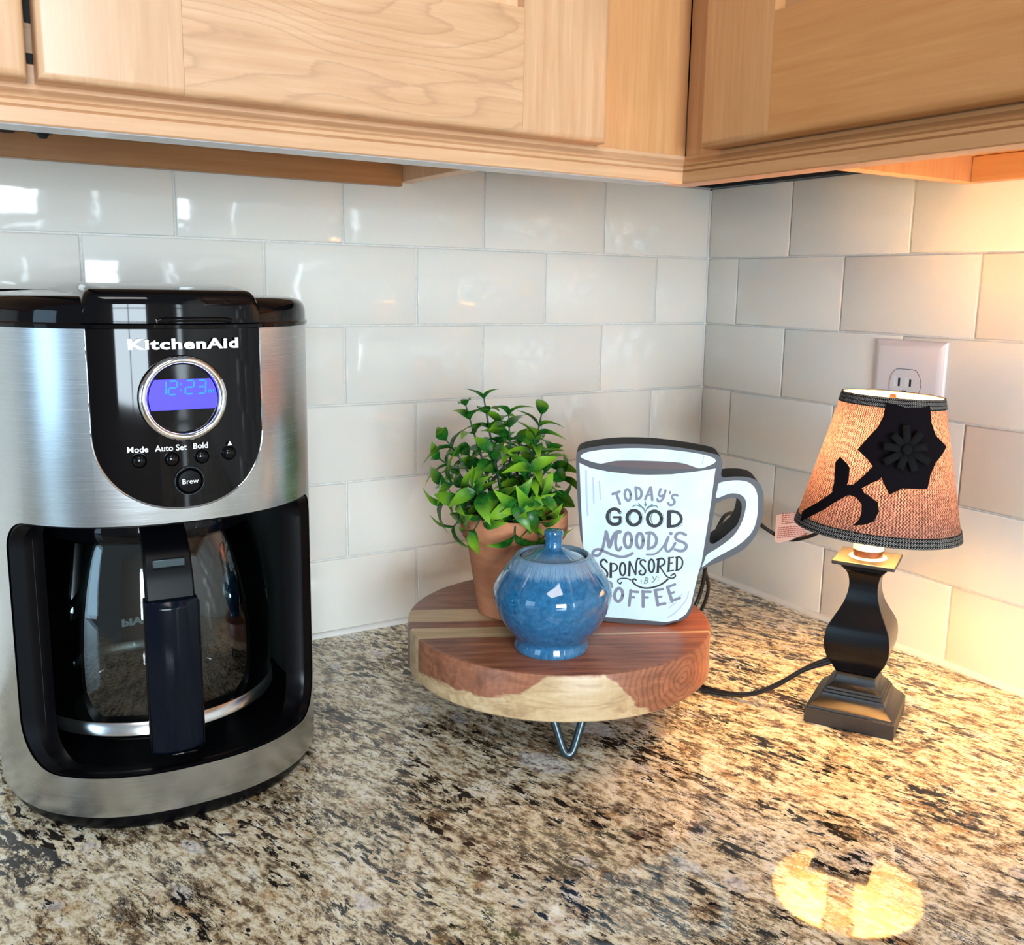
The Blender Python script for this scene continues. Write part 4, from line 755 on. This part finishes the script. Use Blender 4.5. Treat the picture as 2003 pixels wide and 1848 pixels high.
# ---------------------------------------------------------------- table lamp
lm=thing('table_lamp','small lit table lamp with black baluster base and burlap shade bearing a felt flower','lamp',(-.165,-.3936,0),math.radians(29.9))
def sq(h,z,c=.0008):
    return [(h-c,-h,z),(h,-h+c,z),(h,h-c,z),(h-c,h,z),(-h+c,h,z),(-h,h-c,z),(-h,-h+c,z),(-h+c,-h,z)]
bprof=[(.0350,0),(.0355,.0006),(.0355,.0122),(.0350,.0130),(.0338,.0134),(.0336,.0150),(.0326,.0156),(.0302,.0176),(.0276,.0202),(.0254,.0232),(.0250,.0252),(.0236,.0256),(.0234,.0276),(.0220,.0280),(.0218,.0300),(.0204,.0306),(.0184,.0324),(.0168,.0350),(.0158,.0384),(.0156,.0408),(.0160,.0420)]
ob('plinth',mesh('plinth',*loft([sq(h,z) for h,z in bprof]),32),MT['lampsatin'],lm)
cprof=[(.0150,.0420),(.0164,.0432),(.0198,.0500),(.0230,.0560),(.0250,.0630),(.0257,.0690),(.0255,.0750),(.0244,.0815),(.0215,.0880),(.0182,.0940),(.0152,.1000),(.0130,.1062),(.0118,.1120),(.0114,.1172),(.0117,.1215),(.0127,.1262),(.0146,.1300),(.0162,.1312),(.0163,.1325),(.0176,.1328),(.0178,.1345),(.0196,.1348),(.0198,.1362)]
P2=[]
for i in range(len(cprof)-1):
    a,b=cprof[i],cprof[i+1]
    P2.append(a)
    if 1<=i<=14:
        z_=cprof[i-1],a,b,cprof[min(i+2,len(cprof)-1)]
        t=.5; P2.append(tuple(.5*((2*z_[1][q])+(z_[2][q]-z_[0][q])*t+(2*z_[0][q]-5*z_[1][q]+4*z_[2][q]-z_[3][q])*t*t+(3*z_[1][q]-z_[0][q]-3*z_[2][q]+z_[3][q])*t**3) for q in(0,1)))
P2.append(cprof[-1])
ob('baluster',mesh('baluster',*loft([sq(h,z,.0006) for h,z in P2]),28),MT['lampblack'],lm)
cap=ob('cap_plate',mesh('cap_plate',*box(-.0245,-.0245,.1362,.0245,.0245,.1396)),MT['lampsatin'],lm); bev(cap,.0008,2)
ob('socket_flange',mesh('socket_flange',*lathe([(.0150,.1397),(.0150,.1402),(.0125,.1410)],36),40),MT['socketw'],lm)
ob('socket_ring',mesh('socket_ring',*lathe([(.0118,.1408),(.0120,.1466)],36),40),MT['socketb'],lm)
sk=ob('socket',mesh('socket',*lathe([(.0121,.1467),(.0121,.172),(.0117,.174),(.0117,.1955),(.0128,.1960),(.0148,.1975),(.0148,.2120)],40),40),MT['socketw'],lm)
gs=[]
for k in range(26):
    a=random.uniform(0,2*PI); z=.150+.0205*random.random(); n=random.randint(2,5)
    for q in range(n):
        aa=a+q*.11; r=.01225; V=[(r*math.cos(aa+d),r*math.sin(aa+d),z+e) for d,e in((0,0),(.07,0),(.07,.0013),(0,.0013))]; gs.append((V,[(0,1,2,3)]))
ob('bulb_print',mesh('bulb_print',*join(*gs)),MT['bulbink'],sk)
ob('bulb',mesh('bulb',*lathe([(.0142,.2122),(.0180,.2170),(.0205,.2230),(.0212,.2300),(.0200,.2370),(.0160,.2435),(.0090,.2475),(.0002,.2485)],32),60),MT['bulb'],lm)
# shade, slightly tilted; built in its own frame (u round the axis, h up)
ax=Vector(DATA['shade']['ax']).normalized(); cb=Vector(DATA['shade']['cb']); e1=(Vector((1,0,0))-ax*ax.x).normalized(); e2=ax.cross(e1)
SM=Matrix((e1,e2,ax)).transposed().to_4x4(); SM.translation=cb
HS,RBm,RTp=.111,.0649,.0388
def cone_r(h): return RBm+(RTp-RBm)*h/HS
def cone_sheet(h0,h1,off,nh,n=128):
    V=[];F=[];UV=[]
    for j in range(nh+1):
        h=h0+(h1-h0)*j/nh; r=cone_r(h)+off
        for i in range(n+1): t=2*PI*i/n; V.append((r*math.cos(t),r*math.sin(t),h)); UV.append((i/n,h/HS))
    for j in range(nh):
        for i in range(n): a=j*(n+1)+i; F.append((a,a+1,a+n+2,a+n+1))
    return V,F,UV
def shade_part(name,V,F,UV,mt,parent,place=True):
    me=bpy.data.meshes.new(name); me.from_pydata(V,[],F); 
    if UV:
        ul=me.uv_layers.new(name='UVMap')
        for l in me.loops: ul.data[l.index].uv=UV[l.vertex_index]
    me.shade_smooth(); o=ob(name,me,mt,parent)
    return o
sh=shade_part('lamp_shade',*cone_sheet(.0,HS,0,8),MT['fabric'],lm)
sh.matrix_basis=(Matrix.Translation((-.165,-.3936,0))@Matrix.Rotation(math.radians(29.9),4,'Z')).inverted()@SM
shade_part('shade_lining',*cone_sheet(.0006,HS-.0006,-.0009,8),MT['lining'],sh)
def band(h0,h1):
    V,F,UV=cone_sheet(h0,h1,.0009,2); o=shade_part('trim_band',V,F,UV,MT['band'],sh); m=o.modifiers.new('t','SOLIDIFY'); m.thickness=.0013; m.offset=-1
band(-.0004,.0078); band(HS-.0078,HS+.0004)
for k in range(3):
    a=k*2*PI/3+.4; P=[(.0385*math.cos(a),.0385*math.sin(a),HS-.006),(.025*math.cos(a),.025*math.sin(a),HS-.010),(.010*math.cos(a),.010*math.sin(a),HS-.016)]
    ob('spider_wire',mesh('spider_wire',*tube(P,.0008,6)),MT['leg'],sh)
ob('bulb_clip',mesh('bulb_clip',*tube([(.012*math.cos(t/12*2*PI),.012*math.sin(t/12*2*PI),HS-.0165) for t in range(13)],.0008,6)),MT['leg'],sh)
fn=ob('finial_stub',mesh('finial_stub',*lathe([(.003,HS-.020),(.003,HS-.002),(.0022,HS+.0004)],16)),MT['socketb'],sh)
def on_cone(P,off,thick,name,mt,parent):
    # P: (angle deg, height mm); fill, refine, wrap round the cone
    bm=bmesh.new(); vs=[bm.verts.new((math.radians(a)*.055,h/1000,0)) for a,h in P]; es=[bm.edges.new((vs[i],vs[(i+1)%len(vs)])) for i in range(len(vs))]
    bmesh.ops.triangle_fill(bm,use_beauty=True,use_dissolve=False,edges=es)
    bmesh.ops.subdivide_edges(bm,edges=bm.edges[:],cuts=3,use_grid_fill=True)
    for v in bm.verts:
        t=v.co.x/.055; h=v.co.y; r=cone_r(h)+off; v.co=(r*math.cos(t),r*math.sin(t),h)
    bmesh.ops.recalc_face_normals(bm,faces=bm.faces)
    me=bpy.data.meshes.new(name); bm.to_mesh(me); bm.free(); o=ob(name,me,mt,parent); m=o.modifiers.new('t','SOLIDIFY'); m.thickness=thick; m.offset=0; return o
fw=on_cone(DATA['flower'],.0014,.0014,'felt_flower',MT['felt'],sh); fs=on_cone(DATA['stem'],.0012,.0012,'felt_stem',MT['felt'],sh)
pa,phh=DATA['petal_c'][0]; ta=math.radians(pa); hc=phh/1000
nr=Vector((math.cos(ta),math.sin(ta),.23)).normalized(); tg=Vector((-math.sin(ta),math.cos(ta),0)); vu=nr.cross(tg); cen=Vector((cone_r(hc)*math.cos(ta),cone_r(hc)*math.sin(ta),hc))+nr*.0020
for k in range(9):
    a=k*2*PI/9+.25; L=.0135+.002*(k%3); P=[]
    for q in range(9):
        u=q/8; rr_=.0020+L*math.sin(PI*u)**.8*(1 if u<.5 else 1); lift=.0012+.0050*u
        P.append(cen+(tg*math.cos(a)+vu*math.sin(a))*rr_+nr*(lift if u<.99 else .003))
    w_=(tg*-math.sin(a)+vu*math.cos(a)); V=[]
    for p in P: V+=[p-w_*.0028,p+w_*.0028]
    F=[(2*i,2*i+1,2*i+3,2*i+2) for i in range(8)]; o=ob('felt_petal',mesh('felt_petal',V,F,60),MT['felt2'],sh); m=o.modifiers.new('t','SOLIDIFY'); m.thickness=.0009
ob('felt_centre',mesh('felt_centre',*lathe([(.0040,0),(.0042,.002),(.003,.0035),(.0003,.004)],16),60),MT['felt2'],sh,tuple(cen+nr*.003),nr.to_track_quat('Z','Y').to_euler())
# lamp cord with its paper label
LW=(Matrix.Translation((-.165,-.3936,0))@Matrix.Rotation(math.radians(29.9),4,'Z')).inverted()
O_=Vector((-.19,-.34,0))
P=[(-.188,-.383,.0520),(-.200,-.368,.0400),(-.212,-.350,.0220),(-.224,-.332,.0085),(-.236,-.312,.0038),(-.246,-.285,.0036),(-.246,-.250,.0036),(-.232,-.215,.0036),(-.205,-.190,.0040),(-.180,-.182,.012),(-.163,-.186,.035),(-.158,-.190,.058),(-.160,-.196,.085),(-.158,-.202,.108),(-.150,-.203,.125),(-.136,-.196,.1300),(-.115,-.186,.1270),(-.085,-.172,.1180),(-.060,-.162,.1080),(-.042,-.163,.0960),(-.030,-.172,.0880),(-.024,-.190,.0885),(-.020,-.220,.105),(-.022,-.255,.140),(-.024,-.285,.180),(-.030,-.2955,.2120),(-.022,-.2955,.2180)]
ob('power_cord',mesh('power_cord',*tube([LW@Vector(p) for p in crom(P,8)],.0021,10,1.0),60),MT['cord'],lm)
P=[(-.190,-.385,.0500),(-.203,-.366,.0375),(-.216,-.348,.0190),(-.228,-.330,.0075),(-.240,-.309,.0032),(-.252,-.285,.0032),(-.252,-.250,.0032),(-.237,-.212,.0032),(-.206,-.185,.0034),(-.168,-.170,.006),(-.150,-.178,.022),(-.148,-.188,.050),(-.158,-.192,.075)]
ob('power_cord',mesh('power_cord',*tube([LW@Vector(p) for p in crom(P,8)],.0019,10,1.0),60),MT['cord'],lm)
pg=ob('plug',mesh('plug',*box(-.030,-.013,-.010,-.003,.013,.010)),MT['cord'],lm); pg.matrix_basis=LW@Matrix.Translation((0,-.2955,.2180)); bev(pg,.004,3)
# label: a folded paper strip, normal roughly towards the room
tgt=ob('paper_label',None or mesh('paper_label',*loft([[(x,-.0002+.0015*math.sin(x*60),z0),(x,.0002+.0015*math.sin(x*60),z0),(x,.0002+.0015*math.sin(x*60),z1),(x,-.0002+.0015*math.sin(x*60),z1)] for x,z0,z1 in ((0,.0,.029),(.004,-.002,.0305),(.010,.0,.032),(.018,.003,.034),(.026,.006,.036),(.034,.010,.038))])),MT['paper'],lm); tgt.matrix_basis=LW@Matrix.Translation((-.0385,-.1720,.0845))@Matrix.Rotation(math.radians(-55),4,'Z')
gs=[]; rr=random.Random(3)
for r_ in range(13):
    z=.003+r_*.0022
    if 6<=r_<=6: continue
    x=.0025 if r_<6 else .006
    while x<.031:
        L=rr.uniform(.0010,.0032); zz=z+x*.2; y=-.0006+.0015*math.sin(x*60); y2=-.0006+.0015*math.sin((x+L)*60)
        gs.append(([(x,y,zz),(x+L,y2,zz+L*.2),(x+L,y2,zz+.0010+L*.2),(x,y,zz+.0010)],[(0,1,2,3)])); x+=L+.0006
ob('label_print',mesh('label_print',*join(*gs)),MT['paperink'],tgt)
# ---------------------------------------------------------------- outlet
ot=thing('wall_outlet','white two-socket electrical outlet on the tiles right behind the lamp shade','outlet',(0,-.2972,.2485),-PI/2)
# local x runs along the wall (left to right seen from the room), -y... plate faces -x in world
hw,hh=.0396,.0618
L=[[(-a,d,-b),(a,d,-b),(a,d,b),(-a,d,b)] for a,b,d in((hw,hh,-.0002),(hw,hh,-.0018),(hw-.001,hh-.001,-.0034),(hw-.0062,hh-.0062,-.0062),(hw-.0072,hh-.0072,-.0064))]
ob('cover_plate',mesh('cover_plate',*loft(L),18),MT['plate'],ot)
for cz in(.0195,-.0195):
    Q=[]
    for k in range(40):
        t=2*PI*k/40; Q.append((.0172*math.cos(t),max(-.0142,min(.0142,.0172*math.sin(t)))))
    V,F=extrude_poly(Q,[],.0060,.0074); V=[(v[0],-v[2],v[1]+cz) for v in V]; rc=ob('receptacle',mesh('receptacle',V,F,40),MT['plate'],ot)
    bxo('receptacle_gap',(0,0,0,.0001,.0001,.0001),MT['slot'],rc,0) if False else None
    gs=[]
    for k in range(40):
        a,b=Q[k],Q[(k+1)%40]; s1=1.035; gs.append(([(a[0],-.0066,a[1]+cz),(b[0],-.0066,b[1]+cz),(b[0]*s1,-.0066,b[1]*s1+cz),(a[0]*s1,-.0066,a[1]*s1+cz)],[(0,1,2,3)]))
    ob('gap_line',mesh('gap_line',*join(*gs)),MT['slot'],rc)
    for sx_,hh_ in((-.0063,.0040),(.0063,.0034)):
        ob('blade_slot',mesh('blade_slot',*box(sx_-.0010,-.0078,cz+.0015-hh_,sx_+.0010,-.0070,cz+.0015+hh_)),MT['slot'],rc)
        wv=[(sx_-.0065,-.0075,cz-.0035),(sx_-.0011,-.0080,cz-.0025),(sx_-.0011,-.0080,cz+.0055),(sx_-.0065,-.0075,cz+.0070)]
        ob('slot_guide',mesh('slot_guide',wv,[(0,1,2,3)]),MT['white'],rc)
    ob('ground_hole',mesh('ground_hole',*box(-.0022,-.0078,cz-.0100,.0022,-.0070,cz-.0062)),MT['slot'],rc)
ob('screw',mesh('screw',*lathe([(.003,.0062),(.003,.0072),(.0015,.0078)],20),40),MT['plate'],ot,(0,0,0),(PI/2,0,0))
